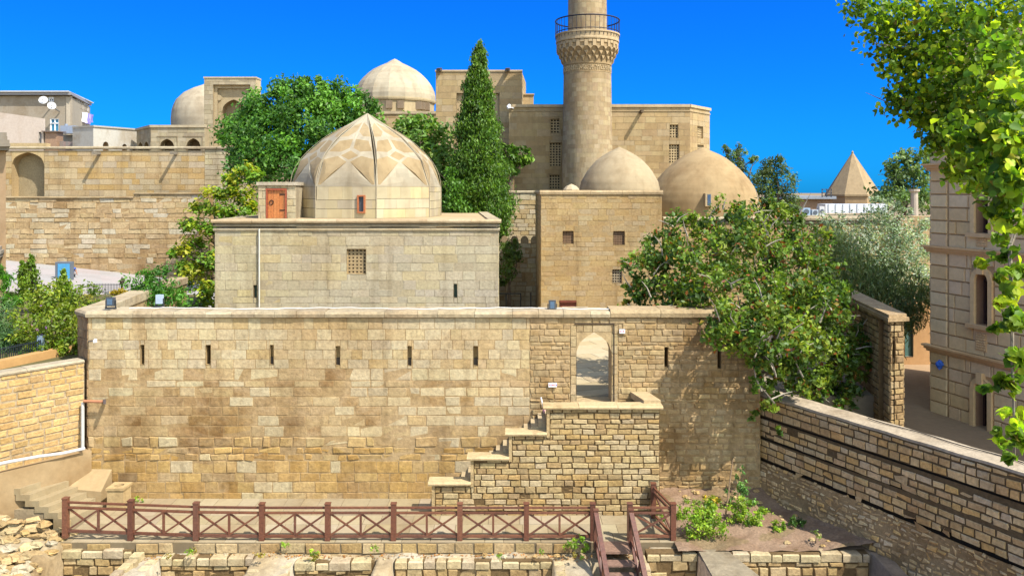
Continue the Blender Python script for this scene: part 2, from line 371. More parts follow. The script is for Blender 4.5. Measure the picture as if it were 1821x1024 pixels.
def leaf_cols(ids, base, var=0.28, lv=0.18, alt=None, altp=0.0, k=1.0, tint=(1.1,1.0,.66)):
    nc = ids.max()+1; base = np.array([C(*b, k)[:3] for b in base]); pick = nprng.integers(0, len(base), nc)
    c = base[pick][ids]*(1+nprng.uniform(-var, var, nc))[ids][:,None]*(1+nprng.uniform(-lv, lv, len(ids)))[:,None]
    c *= 1.5*(1 + nprng.uniform(-.1,.1,(len(ids),3)))*np.array(tint)
    if alt is not None:
        m = nprng.random(len(ids)) < altp; a = np.array([C(*x, k)[:3] for x in alt]); c[m] = a[nprng.integers(0, len(a), m.sum())]
    return np.concatenate([np.clip(c, 0, 1), np.ones((len(ids),1))], axis=1)
def px_blobs(lst, flat=1.0, dens=1.0, dz=1.0):
    o = []
    for px, py, rp, Y, n in lst:
        r = rp/F*Y; o.append((P(px,py,Y), (r, r*dz, r*flat), int(n*dens)))
    return o
def limbs(root, base, tips, r0, col, seed=1, bend=0.25, n=6, name='trunk', fork=0.4):
    r = random.Random(seed); mb = MB(); base = Vector(base); cen = sum((Vector(t) for t in tips), Vector())/len(tips)
    fk = base.lerp(cen, fork); fk.x = base.x*.6+fk.x*.4; fk.y = base.y*.6+fk.y*.4
    mb.tube([base, base.lerp(fk,.5)+Vector((r.uniform(-1,1)*r0*.4, r.uniform(-1,1)*r0*.4,0)), fk], [r0, r0*.85, r0*.7], n+2, col)
    for t in tips:
        t = Vector(t); m = fk.lerp(t,.5) + Vector((r.uniform(-1,1), r.uniform(-1,1), r.uniform(0,1)))*bend*(t-fk).length*.5
        mb.tube([fk, m, t], [r0*.5, r0*.3, r0*.07], n, col)
        for q in range(3):
            s = m.lerp(t, r.uniform(0,.8)); e = s + Vector((r.uniform(-1,1), r.uniform(-1,1), r.uniform(-.2,1)))*(t-fk).length*.3
            mb.tube([s, s.lerp(e,.5)+Vector((0,0,.05)), e], [r0*.16, r0*.1, r0*.03], 4, col)
    return mb.build(name, M_bark, root)
def tree(name, label, cat, base, blobs, size, base_cols, r0=0.15, seed=1, mat=None, group=None, trunk=True, shape='leaf', per=26, spread=0.2, shell=(.45,1.05),
         alt=None, altp=0, tips=7, barkcol=C(105,90,70,.7), var=.28, asp=.55, up=.35, rnd=.8, droop=0, k=0.55, hang=None, fork=.4, lname='crown', tint=(1.1,1.0,.66)):
    root = thing(name, label, cat, base, group)
    p, o, i = clumps(blobs, per, spread, shell)
    leaf_object(lname, p, o, size, leaf_cols(i, base_cols, var, alt=alt, altp=altp, k=k, tint=tint), mat or M_leaf, root, shape, up, rnd, asp, droop, hang=hang)
    if trunk:
        rr = random.Random(seed); bl = blobs if len(blobs) <= tips else rr.sample(blobs, tips)
        limbs(root, base, [Vector(b[0]) for b in bl], r0, barkcol, seed, fork=fork)
    return root

# ---------------------------------------------------------------- palettes (stone colours)
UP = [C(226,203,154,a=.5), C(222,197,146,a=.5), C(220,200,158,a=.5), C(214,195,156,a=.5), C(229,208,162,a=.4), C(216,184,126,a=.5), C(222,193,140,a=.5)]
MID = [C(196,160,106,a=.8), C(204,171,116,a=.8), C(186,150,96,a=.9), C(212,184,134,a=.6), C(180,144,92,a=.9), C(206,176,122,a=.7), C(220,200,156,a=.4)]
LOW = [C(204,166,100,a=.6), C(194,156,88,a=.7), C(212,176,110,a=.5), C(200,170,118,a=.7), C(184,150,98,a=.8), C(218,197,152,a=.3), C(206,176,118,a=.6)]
RUB = [C(208,174,116,a=.5), C(200,166,108,a=.6), C(214,184,128,a=.4), C(192,158,102,a=.6), C(205,178,128,a=.5), C(200,174,126,a=.5)]
STEP = [C(212,182,124,a=.4), C(206,174,116,a=.5), C(218,190,136,a=.3), C(196,162,106,a=.5), C(210,172,106,a=.4), C(214,188,140,a=.3), C(192,162,112,a=.5)]
GREY = [C(212,196,160,a=.4), C(207,190,154,a=.5), C(214,196,156,a=.4), C(202,186,152,a=.5), C(215,194,146,a=.4), C(208,190,150,a=.4)]
PALA = [C(204,173,121,.57,.45), C(198,166,115,.57,.5), C(209,180,130,.57,.4), C(192,161,112,.57,.5), C(202,175,131,.57,.4)]
BLOK = [C(208,172,112,a=.4), C(203,167,106,a=.5), C(211,177,118,a=.4), C(199,168,116,a=.4), C(206,178,130,a=.3)]
COPE = [C(190,173,140,a=.6), C(196,178,142,a=.5), C(184,167,136,a=.6), C(200,184,150,a=.4)]
MORT = C(188,158,110,a=.6); GAPD = C(126,102,66,a=.5); PMORT = C(184,160,120,a=.4)

# ================================================================ SETTING: ground sheets
def sheet(name, poly, z, col, mat, zb=None):
    m = MB()
    if zb is None: m.poly([(x, y, z) for x, y in poly], col)
    else: m.prism(poly, zb, z, col)
    return m.build(name, mat, kind='structure')
sheet('ground', [(-3000,-300),(3000,-300),(3000,4500),(-3000,4500)], -1.62, C(170,148,112,.5), M_soil)
sheet('courtyard', [(-14.6,27.16),(12.6,27.16),(13.2,30),(15.2,38.2),(30,38.2),(30,57),(-17,57),(-15.5,36)], 3.2, C(200,184,152,.42), M_plas, -1.6)
sheet('inner_yard', [(8.3,27.1),(9.6,26.4),(13,20.4),(14,24),(12.1,26),(12.5,27.1)], 1.95, C(150,126,92,.5), M_soil, -1.6)
sheet('alley', [(12.75,25.9),(13.1,19.5),(22,16),(26,38.1),(15.1,38.1)], 1.9, C(205,170,128,.45), M_plas, -1.6)
sheet('garden_terrace', [(-14.76,27.05),(-15.6,36),(-17.2,44.95),(-34,44.95),(-34,16),(-21.3,17.2),(-14.6,26.4)], 4.35, C(120,112,70,.5), M_soil, -1.6)
# road rising to the left under the palace walls
m = MB(); q = [P(-120,447,62.5), P(400,504,62.5), P(420,575,45), P(-120,500,45)]
for i in range(14):
    for j in range(5):
        f = lambda a, b: q[0].lerp(q[1], a).lerp(q[3].lerp(q[2], a), b)
        m.poly([f(i/14,(j+1)/5), f((i+1)/14,(j+1)/5), f((i+1)/14,j/5), f(i/14,j/5)], C(196+((i*7+j*3) % 5)*2,192,186,.5,.4))
m.build('road', M_road, kind='structure')
sheet('upper_terrace', [(-120,64.9),(-9,64.9),(-4,120),(-160,120)], 13.3, C(190,170,130,.5), M_soil, -1.6)

# walkway flagstones behind the fence
m = MB(); m.prism([(-13.3,23.06),(5.0,23.06),(5.0,26.3),(-13.3,26.3)], -1.6, -0.012, C(150,132,102,.5))
ashlar(m, lambda u, v, d: (u, v, d), -13.2, 4.95, 23.07, 26.36, (.5,.75), (.45,1.0), pal([C(222,200,158,.4,.4), C(216,193,150,.4,.5), C(226,205,166,.4,.35), C(208,186,146,.4,.5)], .05), gap=.012, dep=.0, dj=.003, bev=.004, seed=41)
m.build('walkway', M_plas, kind='structure')
# flagstones seen through the gate
m = MB(); ca, sa = math.cos(.35), math.sin(.35)
ashlar(m, lambda u, v, d: (3+u*ca-v*sa, 33+u*sa+v*ca, 3.21+d), -3.2, 3.2, -5.4, 7.5, (.7,1.0), (2.0,3.2), pal([C(224,200,156,.5,.2), C(216,192,148,.5,.2), C(228,206,164,.5,.2)], .04), gap=.03, dep=0, dj=.002, bev=.004, seed=43)
m.build('courtyard_paving', M_plas, kind='structure')

# ruins ground in front of the fence (height field with pits in front of the stub walls)
STUBS = [  # px left, px right, depth of face, top z
    (112, 236, 22.98, -0.20), (286, 452, 22.80, -0.33), (524, 664, 22.58, -0.36), (702, 982, 22.66, -0.36), (1150, 1240, 22.62, -0.12), (1302, 1545, 22.38, -0.03)]
SX = [(XX(a, Y), XX(b, Y), Y, z) for a, b, Y, z in STUBS]
def hz(x, y):
    nz = noise.fractal(Vector((x*.9, y*.9, 3)), 1.0, 2.0, 5)*.06 + noise.noise(Vector((x*3.1, y*3.1, 0)))*.03
    z = -0.34 + nz*1.3
    if x > 3.9: z = -0.14 + nz*.6
    if x > 5.0: z = -0.05 + nz*.5
    if x < -12.85:
        t = min(1, (-12.85-x)/.35); z = z*(1-t) + t*(-0.05 + .14*max(0, -13.1-x) - .05*max(0, 23-y) + nz*2.2 + .12*noise.noise(Vector((x*2.2, y*2.2, 1))))
    for a, b, Y, zt in SX:
        if a < x < b and y < Y + 0.14: z = -1.5 + nz
    if 2.3 < x < 3.75 and y < 22.5: z = -1.2
    return z
m = MB(); nx, ny = 330, 62; x0, x1, y0, y1 = -18.5, 10.6, 18.2, 23.08
gv = [[(x0+(x1-x0)*i/nx, y0+(y1-y0)*j/ny) for i in range(nx+1)] for j in range(ny+1)]
vs = [(x, y, hz(x, y)) for row in gv for x, y in row]; b0 = len(m.v); m.v.extend(vs)
for j in range(ny):
    for i in range(nx):
        x, y = gv[j][i]; k = noise.noise(Vector((x*.6, y*.8, 9)))
        t_ = min(1, max(0, .5 + k*1.8)); ca_, cb_ = (C(212,198,170,.5,.5), C(206,182,140,.5,.5)) if x > -12.9 else (C(210,190,152,.44,.6), C(188,160,116,.42,.6))
        c = tuple(p_*t_+q_*(1-t_) for p_, q_ in zip(ca_, cb_))
        if x > 5: c = C(196,168,138,.42,.4)
        m.f.append((j*(nx+1)+i, j*(nx+1)+i+1, (j+1)*(nx+1)+i+1, (j+1)*(nx+1)+i)); m.c.append(c)
m.build('ruin_ground', M_mort, kind='structure', smooth=True)
# planting bed
def gz(x, y):
    return .0 + .1*max(0,(y-23))/3 + .35*max(0, x-8.6)*.4 + noise.fractal(Vector((x*1.2,y*1.2,5)),1,2,5)*.07 + .25*max(0,(y-25.4))
m = MB(); nx, ny = 70, 50
for j in range(ny):
    for i in range(nx):
        cs = []
        for a, b in ((i,j),(i+1,j),(i+1,j+1),(i,j+1)):
            x = 4.72 + 6.3*a/nx; y = 22.5 + 3.9*b/ny; cs.append((x, y, gz(x, y)))
        k = noise.noise(Vector((cs[0][0]*.8, cs[0][1]*.8, 2)))
        m.poly(cs, C(190,158,128,.42,.5) if k < .15 else C(176,150,112,.42,.5))
m.build('planting_bed', M_soil, kind='structure', smooth=False)

# ================================================================ MAIN FORTRESS WALL
YW = 26.35
W = Wall((XX(157,YW), YW), (XX(1352,YW), YW), -1.4, ZZ(565,YW), 0.78)
root = thing('fortress_wall', 'long weathered sandstone fortress wall with arrow slits and a pointed gateway, filling the middle of the view', 'wall', (-3, YW, 0))
slits = [W.rect(*r) for r in [(250,613,257,648),(366,613,375,648),(480,613,487,648),(597,615,605,649),(725,615,732,650),(842,615,850,650),(1182,617,1188,653),(1276,620,1282,655)]]
gate = W.rect(1025,590,1087,716)
usp = W.u(942); m = MB(); W.body(m, MORT, slits+[gate], [gate])
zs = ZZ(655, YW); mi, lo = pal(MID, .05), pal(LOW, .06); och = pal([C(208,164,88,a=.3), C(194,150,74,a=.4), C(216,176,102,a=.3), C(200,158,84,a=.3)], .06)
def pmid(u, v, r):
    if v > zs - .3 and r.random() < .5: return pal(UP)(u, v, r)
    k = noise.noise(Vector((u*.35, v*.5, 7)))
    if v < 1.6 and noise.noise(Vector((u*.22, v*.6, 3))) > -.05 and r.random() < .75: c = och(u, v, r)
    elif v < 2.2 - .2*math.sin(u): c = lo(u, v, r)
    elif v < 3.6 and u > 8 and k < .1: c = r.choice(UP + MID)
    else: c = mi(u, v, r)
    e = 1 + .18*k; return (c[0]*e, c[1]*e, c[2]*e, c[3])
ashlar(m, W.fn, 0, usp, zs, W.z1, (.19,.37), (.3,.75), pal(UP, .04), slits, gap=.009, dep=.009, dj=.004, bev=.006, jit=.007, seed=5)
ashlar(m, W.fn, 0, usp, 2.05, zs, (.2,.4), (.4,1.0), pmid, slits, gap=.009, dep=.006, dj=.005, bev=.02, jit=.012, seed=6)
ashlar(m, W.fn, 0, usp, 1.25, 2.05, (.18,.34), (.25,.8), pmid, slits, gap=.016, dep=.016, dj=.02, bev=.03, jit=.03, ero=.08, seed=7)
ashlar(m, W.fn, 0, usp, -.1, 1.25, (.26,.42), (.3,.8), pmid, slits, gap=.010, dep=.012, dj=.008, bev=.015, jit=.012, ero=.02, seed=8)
rubp = pal(RUB, .05)
def prub(u, v, r):
    c = rubp(u, v, r); k = 1 + .25*noise.noise(Vector((u*.6, v*.6, 2))); 
    if v > 3.6: c = (c[0]*.92, c[1]*.9, c[2]*.9, .8)
    return (c[0]*k, c[1]*k, c[2]*k, c[3])
ga = (gate[0]-.2, gate[1]+.22, gate[2], gate[3]+.22)
ashlar(m, W.fn, usp, W.L, 3.3, W.z1, (.12,.24), (.2,.6), prub, slits+[ga], gap=.006, dep=.022, dj=.006, bev=.025, jit=.016, seed=9)
ashlar(m, W.fn, usp, W.L, -.6, 3.3, (.12,.26), (.2,.5), prub, slits+[ga], gap=.022, dep=.02, dj=.02, bev=.03, jit=.02, ero=.05, seed=10)
m.build('masonry', M_wall, root)
m = MB()
for h in slits: pass
for i, h in enumerate(slits):
    if 2 <= i <= 5:
        o = slit(root, W, h, .16, back=C(190,162,110)); a, b, c, d = h; k = MB(); fbar(k, W.fn, a, b, c, c+(d-c)*.36, -.17, -.06, DK); k.build('slit_shade', M_dark, o)  # dark bar paints the shade in the lower part of the slit
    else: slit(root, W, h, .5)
# gate: frame ring of plain stone and the pointed arch
m = MB(); gs = gate[3] - 0.66
arch(m, W.fn, gate, gs, W.t, C(204,176,128), C(206,182,138), None, d0=.026, R=7)
pts = arch_pts(gate[0], gate[1], gs, gate[3]-.01, 14, 7)
r9 = random.Random(4)
for a, b, c, d in [(ga[0], gate[0], gate[2], ga[3]), (gate[1], ga[1], gate[2], ga[3]), (gate[0], gate[1], gate[3], ga[3])]:
    ashlar(m, W.fn, a, b, c, d, (.25,.4), (.3,.6), pal([C(206,178,128,a=.5), C(202,172,120,a=.5), C(210,184,138,a=.4)]), gap=.006, dep=.024, dj=.003, jit=.008, seed=int(a*10))
m.build('gate_arch', M_wall, root)
# crack-like joint beside the gate
m = MB(); ux = W.u(1091)
for a, b, c, d in [(ux, ux+.03, ZZ(716,YW), ZZ(575,YW)), (W.u(1022), ux, ZZ(576,YW), ZZ(574.4,YW))]: fbar(m, W.fn, a, b, c, d, -.02, .05, C(60,46,32,1))
m.build('cable_conduit', M_paint, root)
# coping of the wall
m = MB()
coping(m, W, -.05, W.u(1085), W.z1, .22, .1, .86, COPE, seed=21, lift=lambda u: .02*math.sin(u*1.3))
coping(m, W, W.u(1085), W.L+.02, W.z1, .27, .1, .86, [C(196,172,130,a=.5), C(188,164,124,a=.6)], (1.0,1.7), seed=22)
m.build('coping', M_wall, root)
# chamfered corner and west return
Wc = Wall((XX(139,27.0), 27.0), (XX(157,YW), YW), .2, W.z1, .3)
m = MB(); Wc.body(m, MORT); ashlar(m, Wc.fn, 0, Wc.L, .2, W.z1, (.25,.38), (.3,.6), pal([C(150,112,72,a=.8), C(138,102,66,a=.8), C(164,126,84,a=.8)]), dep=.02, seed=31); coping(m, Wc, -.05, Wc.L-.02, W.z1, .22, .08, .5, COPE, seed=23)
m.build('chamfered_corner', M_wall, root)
m = MB(); Ww = Wall((-15.9,37.0), (XX(139,27.0), 27.0), 3.0, W.z1-.1, .7)
Ww.body(m, MORT); coping(m, Ww, 0, Ww.L, W.z1-.1, .3, .06, .75, COPE, seed=24); m.build('west_return', M_wall, root)
# small white cable lying along the coping
m = MB(); pts = []
for i in range(60):
    px = 230 + (1090-230)*i/59; pts.append((XX(px, 26.75), 26.75 + .14*math.sin(i*.31), W.z1+.255 + .012*math.sin(i*1.7)))
m.tube(pts, .015, 5, C(225,222,215,.7))
m.build('power_cable', M_paint, label='thin white cable lying along the top of the fortress wall coping', cat='cable')

# ================================================================ STEPPED PARAPET WALL AND STONE STAIR
YS = 25.0
S = Wall((XX(768,YS), YS), (XX(1173,YS), YS), -.05, 3.3, .35)
root = thing('stepped_stair_wall', 'stepped parapet wall of small dark-jointed blocks climbing right to the gateway', 'wall', (0, YS, 0))
secs = [(768,837,862,851),(837,905,817,807),(905,972,774,763),(972,1173,727,716)]
m = MB(); mc = MB(); prev = -.05; hol = []
for i, (a, b, yt, yc) in enumerate(secs):
    ua, ub = S.u(a), S.u(b); zt = ZZ(yt, YS); hol += [(ua-.001, ub+.001, zt, 9), (ua-.001, ua+.1, max(prev,0)-.05, zt)]
    ms = Wall(S.fn(ua,0,0)[:2], S.fn(ub,0,0)[:2], -.05, zt, .35); ms.body(m, GAPD)
    fbar(m, S.fn, ua, ua+.095, max(prev, 0)-.05, zt, 0, .05, C(206,178,128,a=.3)); prev = zt
    coping(mc, S, ua-.12, ub + (.02 if i < 3 else .1), zt, .11, .12, .42, [C(212,186,138,a=.3), C(204,178,130,a=.3)], (1.0,1.3), seed=60+i, jit=.008)
ashlar(m, S.fn, 0, S.L, -.05, ZZ(727,YS), (.15,.21), (.26,.52), pal(STEP, .07), hol, gap=.017, dep=.026, dj=.015, bev=.018, jit=.014, ero=.03, seed=50)
m.build('masonry', M_rub, root); mc.build('coping', M_ash, root)
m = MB(); R2 = Wall((XX(1126,26.3), 26.3), (4.62, 25.2), 2.9, ZZ(727,YS), .4)
m.prism([(4.02,26.3),(4.28,25.05),(4.64,25.05),(4.42,26.3)], -.05, ZZ(727,YS), C(196,164,112)); m.prism([(3.93,26.32),(4.2,25.25),(4.74,25.25),(4.5,26.32)], ZZ(727,YS)+.004, ZZ(715,YS), C(212,186,140,a=.3))
m.build('return_parapet', M_ash, root)
m = MB(); nst = 18; xa, xb = XX(768,25.5), XX(995,25.5)
for i in range(nst):
    z = 3.2*(i+1)/nst; m.box(xa+(xb-xa)*i/nst, xa+(xb-xa)*(i+1)/nst - .004, 25.36, 26.33, -.05, z, C(200,178,138))
m.box(xb, 4.1, 25.36, 26.33, -.05, 3.2, C(204,182,142)); m.build('stone_steps', M_ash, root)
# little things by the gate
m = MB(); uu = W.u(960); m.tube([P(962,706,26.1), P(967,728,26.0)], .025, 6, C(235,230,225,.8)); m.tube([P(967,727,26.0), P(969,733,26.0)], .06, 6, C(205,150,160,.7))
m.build('broom', M_paint, label='pale broom handle leaning on the wall left of the gateway', cat='broom')
def plaque(px0, py0, px1, py1, label, name='wall_plaque'):
    t = thing(name, label, 'plaque', P((px0+px1)/2, py1, YW-.06))
    b = MB(); b.box(XX(px0,YW), XX(px1,YW), YW-.085, YW-.03, ZZ(py1,YW), ZZ(py0,YW), C(232,228,225,.8)); b.build('board', M_paint, t)
    b = MB(); h = (py1-py0); r = random.Random(px0); x = px0+1.5
    while x < px1-1.5:
        b.box(XX(x,YW), XX(x+.8+r.random(),YW), YW-.09, YW-.084, ZZ(py1-h*.35,YW), ZZ(py0+h*.3,YW), C(120,110,190,.8) if r.random() < .6 else C(200,90,100,.8)); x += 2.4
    b.build('lettering', M_paint, t)
plaque(975, 680, 990, 687, 'small white sign with faint lettering on the wall left of the gateway')
plaque(1101, 585, 1111, 592, 'tiny white sign with faint marks on the wall right of the gateway')

# ================================================================ WOODEN FENCES AND STAIR
WD = [C(118,70,48,.6), C(106,62,44,.6), C(128,80,56,.6), C(114,72,54,.6)]
def fence_panel(root, p, q, h=1.0, xs=2):
    p = Vector(p); q = Vector(q); d = (q-p).normalized(); up = Vector((0,0,1)); a, b = p + d*.07, q - d*.07
    for z, wd in ((.95,.06),(.80,.075),(.12,.07)):
        m = MB(); m.bar(a+up*z*h, b+up*z*h, wd, .055 if z != .12 else .07, rng.choice(WD)); m.build('rail', M_wood, root)
    n = xs; pts = [a.lerp(b, i/n) for i in range(n+1)]
    m = MB()
    for i in range(n):
        l, r = pts[i], pts[i+1]; o = Vector((d.y,-d.x,0))*.018
        m.bar(l+up*.15*h+o, r+up*.77*h+o, .04, .05, rng.choice(WD)); m.bar(l+up*.77*h-o, r+up*.15*h-o, .04, .05, rng.choice(WD))
        if i: m.bar(l+up*.13*h, l+up*.79*h, .06, .06, rng.choice(WD))
    m.build('cross_brace', M_wood, root)
def fence_post(root, p, h=1.06, w=.15):
    x, y, z = p; m = MB(); c = rng.choice(WD); m.box(x-w/2, x+w/2, y-w/2, y+w/2, z-.08, z+h, c); m.box(x-w/2-.012, x+w/2+.012, y-w/2-.012, y+w/2+.012, z+h, z+h+.03, c); m.build('post', M_wood, root)
posts = []
for px, dz in ((117,.16),(233,.09),(349,.02),(466,0),(583,0),(700,0),(818,0),(936,0),(1054,0)):
    Y = 23.2; posts.append(Vector((XX(px,Y), Y, dz)))
root = thing('walkway_fence', 'long red-brown wooden fence with crossed braces along the walkway edge', 'fence', posts[4])
for p in posts: fence_post(root, p)
for a, b in zip(posts, posts[1:]): fence_panel(root, a, b)
root = thing('corner_fence', 'short red-brown wooden fence turning the corner at the planting bed', 'fence', (4.7,23.2,0))
cp = [Vector((XX(1120,23.2),23.2,0)), Vector((XX(1197,23.2),23.2,0)), Vector((4.42,24.8,0))]
for p in cp: fence_post(root, p)
fence_panel(root, cp[0], cp[1], xs=1); fence_panel(root, cp[1], cp[2], xs=1)
root = thing('wooden_stair', 'brown wooden stair with sloping crossed handrails going down into the ruins', 'stair', (3.0,22.4,0))
m = MB(); xl, xr = XX(1063,22.9), XX(1118,22.9)
m.box(xl+.02, xr+.02, 22.42, 23.1, -.05, .012, C(150,118,98,.6)); m.build('landing', M_wood, root)
for i in range(6):
    m = MB(); m.box(xl+.08, xr+.1, 22.06-.32*i, 22.40-.32*i, -.25-.2*i, -.2-.2*i, C(150,118,100,.6)); m.build('tread', M_wood, root)
for s, x in ((0, xl-.06), (1, xr+.06)):
    top = Vector((x, 22.85, 0)); bot = Vector((x+.16, 20.5, -1.38)); up = Vector((0,0,1))
    fence_post(root, top + Vector((0,0,-.02)), 1.04, .13); fence_post(root, bot, 1.04, .13)
    for z, wd in ((.98,.13),(.78,.07),(.14,.07)):
        m = MB(); m.bar(top+up*z, bot+up*z, wd, .05 if z > .9 else .08, rng.choice(WD)); m.build('handrail' if z > .9 else 'rail', M_wood, root)
    m = MB(); mid = top.lerp(bot,.5)
    for a, b in ((top,mid),(mid,bot)):
        m.bar(a+up*.15, b+up*.75, .04, .05, rng.choice(WD)); m.bar(a+up*.75, b+up*.15, .04, .05, rng.choice(WD))
    m.bar(mid+up*.1, mid+up*.95, .09, .09, rng.choice(WD)); m.build('cross_brace', M_wood, root)

# ================================================================ RUINS
kr = thing('retaining_kerb', 'low kerb of cut stones under the wooden walkway fence', 'kerb', (-4,23.05,-.4))
Kw = Wall((XX(108,23.08),23.08), (XX(1062,23.08),23.08), -.6, -.02, .1)
m = MB(); Kw.body(m, GAPD); ashlar(m, Kw.fn, 0, Kw.L, -.6, -.015, (.26,.3), (.4,.75), pal(RUB,.08), gap=.02, dep=.05, dj=.02, bev=.02, jit=.015, ero=.15, seed=71)
m.build('masonry', M_rub, kr)
labs = ['ruined stub wall under the left end of the walkway fence', 'row of pale capstones on a ruined stub wall, second from the left end of the fence', 'short ruined stub wall with a weedy strip behind it, below the middle of the fence',
        'long ruined stub wall dappled by tree shadow, left of the wooden stair', 'ruined block wall just right of the wooden stair', 'ruined block wall below the planting bed at the lower right']
for k, ((xa, xb, Y, zt), lab) in enumerate(zip(SX, labs)):
    st = thing('ruined_wall', lab, 'ruin wall', ((xa+xb)/2, Y, zt-1))
    ww = Wall((xa,Y), (xb,Y), -1.6, zt, .3); m = MB(); ww.body(m, GAPD)
    ashlar(m, ww.fn, 0, ww.L, -1.6, zt-.2, (.2,.28), (.26,.55), pal(RUB,.1), gap=.03, dep=.04, dj=.02, bev=.025, jit=.018, ero=.15, seed=80+k)
    m.build('masonry', M_rub, st)
    m = MB(); r = random.Random(k); u = 0
    while u < ww.L-.12:
        u2 = min(u + r.uniform(.3,.62), ww.L); z = zt + r.uniform(-.05,.03); g = .014
        c = pal([C(218,196,150,a=.3), C(208,184,136,a=.4), C(200,178,140,a=.4)])(0,0,r); o = .03+r.uniform(0,.05)
        vs = [ww.fn(u+g,zt-.2,o), ww.fn(u2-g,zt-.2,o), ww.fn(u2-g,z-.02,o), ww.fn(u+g,z-.02,o), ww.fn(u+g+.02,z+.012,o-.04), ww.fn(u2-g-.02,z+.012,o-.04), ww.fn(u2-g-.03,z+.005,-.28+r.uniform(-.03,.03)), ww.fn(u+g+.03,z+.005,-.28)]
        m.add(vs, [(0,1,2,3),(3,2,5,4),(4,5,6,7),(0,3,4,7),(1,6,5,2)], c); u = u2
    for xs_, on in ((xa-.2, k in (1,2,4)), (xb+.2, k in (0,1,3))):
        y_ = Y - .02
        while on and y_ > Y - 1.3:
            l_ = r.uniform(.28,.5); c = pal([C(218,196,150,a=.3), C(208,184,136,a=.4), C(200,178,140,a=.4)])(0,0,r); w2 = r.uniform(.13,.18); zz_ = zt + r.uniform(-.05,.02)
            x_ = xs_ + r.uniform(-.03,.03); vs = [(x_-w2,y_-l_+.02,zt-.5),(x_+w2,y_-l_+.02,zt-.5),(x_+w2,y_-.01,zt-.5),(x_-w2,y_-.01,zt-.5),(x_-w2+.02,y_-l_+.04,zz_),(x_+w2-.02,y_-l_+.04,zz_+r.uniform(-.02,.02)),(x_+w2-.02,y_-.03,zz_),(x_-w2+.02,y_-.03,zz_)]
            m.add(vs, [(0,1,5,4),(1,2,6,5),(2,3,7,6),(3,0,4,7),(4,5,6,7)], c); y_ -= l_
    m.build('capstones', M_rub, st)
# diagonal plastered wall end at lower right and grey piers between the pits
m = MB(); m.prism([(XX(1243,22.5),22.6),(XX(1240,22.5)+.1,19),(7.2,19),(XX(1300,22.4),22.4),(XX(1290,22.7),22.7)], -1.6, -.02, C(186,170,140,.45,.5))
m.build('plastered_wall_end', M_mort, label='grey plastered wall end running towards the viewer at the lower right ruins', cat='ruin wall')
# loose stones
def stone(x, y, s, lab, grp, col, sq):
    m = MB(); m.rock((x, y, hz(x, y) + s*.15), s, col, sq=sq)
    m.build('loose_stone', M_rub, label=lab, cat='stone', group=grp)
r = random.Random(12)
for i in range(95):
    x = -13.1 - r.random()**1.2*3.6; y = r.uniform(20.6, 24.0)
    stone(x, y, r.uniform(.08,.27), 'pale rough stone tumbled on the rubble slope at the lower left', 'stones on the rubble slope', pal(RUB+GREY+STEP,.15)(0,0,r), (r.uniform(.9,1.5), r.uniform(.7,1.1), r.uniform(.45,.7)))
for i in range(40):
    x = r.uniform(-15.6, -13.05); y = r.uniform(20.6, 22.4)
    stone(x, y, r.uniform(.05,.16), 'pale rough stone tumbled on the rubble slope at the lower left', 'stones on the rubble slope', pal(RUB+GREY+STEP,.15)(0,0,r), (r.uniform(.9,1.5), r.uniform(.7,1.1), r.uniform(.45,.7)))
for i in range(46):
    x = r.uniform(-12.8, 2.0); y = r.uniform(22.6, 23.0)
    stone(x, y, r.uniform(.03,.09), 'small stone lying on the mortar ledge below the walkway fence', 'stones on the mortar ledge', r.choice(RUB+GREY), (1.3,1,.6))
for i in range(22):
    x = r.uniform(5.2, 9.4); y = r.uniform(25.6, 26.2) if i < 14 else r.uniform(22.7,25)
    m = MB(); s = r.uniform(.04,.12); m.rock((x, y, gz(x,y)+s*.2), s, r.choice(RUB), sq=(1.2,1,.6)); m.build('loose_stone', M_rub, label='small stone lying in the planting bed below the wall', cat='stone', group='stones in the planting bed')
# rough dry stone facing of the rubble slope
m = MB(); Wd = Wall((-18.0,22.6), (-13.3,23.9), -.5, 1.3, .5)
ashlar(m, lambda u, v, d: (Wd.fn(u,0,d-(v+.3)*.35)[0], Wd.fn(u,0,d-(v+.3)*.35)[1], v), 0, Wd.L, -.4, 1.15, (.16,.3), (.3,.7), pal(RUB+GREY,.1), gap=.05, dep=.1, dj=.07, bev=.05, jit=.05, inside=lambda u, v: v < 1.1-.2*u+.12*math.sin(u*4), seed=99)
m.build('dry_stone_wall', M_rub, label='collapsed dry stone facing on the rubble slope beside the stone steps', cat='ruin wall')

# ================================================================ LEFT RETAINING WALL, STEPS
LWd = Vector((.78,1)).normalized(); B = Vector((XX(150,26.35),26.35)); A = B - LWd*9
LW = Wall(A, B, 1.55, 4.55, .45); root = thing('terrace_wall', 'sunlit retaining wall of small yellow blocks at the left edge below the garden', 'wall', (B.x, B.y, 1.5))
m = MB(); LW.body(m, C(190,168,132,a=.4)); ul = LW.u(2)
LB = [C(222,180,112,a=.2), C(214,172,106,a=.3), C(226,186,120,a=.2), C(206,168,108,a=.3)]
ashlar(m, LW.fn, 0, LW.L, 1.55, 4.5, (.19,.24), (.34,.6), pal(LB,.06), gap=.03, dep=.02, dj=.01, bev=.02, jit=.012, seed=101); m.build('masonry', M_rub, root)
m = MB(); coping(m, LW, 0, LW.L, 4.5, .1, .03, .5, [C(196,180,150), C(188,172,142)], (1,2), seed=102); m.build('coping', M_mort, root)
m = MB(); PWl = Wall(A + LW.n*.3, B + LW.n*.3 + LWd*.1, -.5, 1.62, .5); PWl.body(m, C(206,176,130,.45,.7)); m.build('plinth', M_plas, root)
root = thing('stone_stair', 'pale sandstone steps climbing left beside the terrace wall', 'stair', (-14.5,25,0))
ex = Vector((.36,1.0)).normalized()
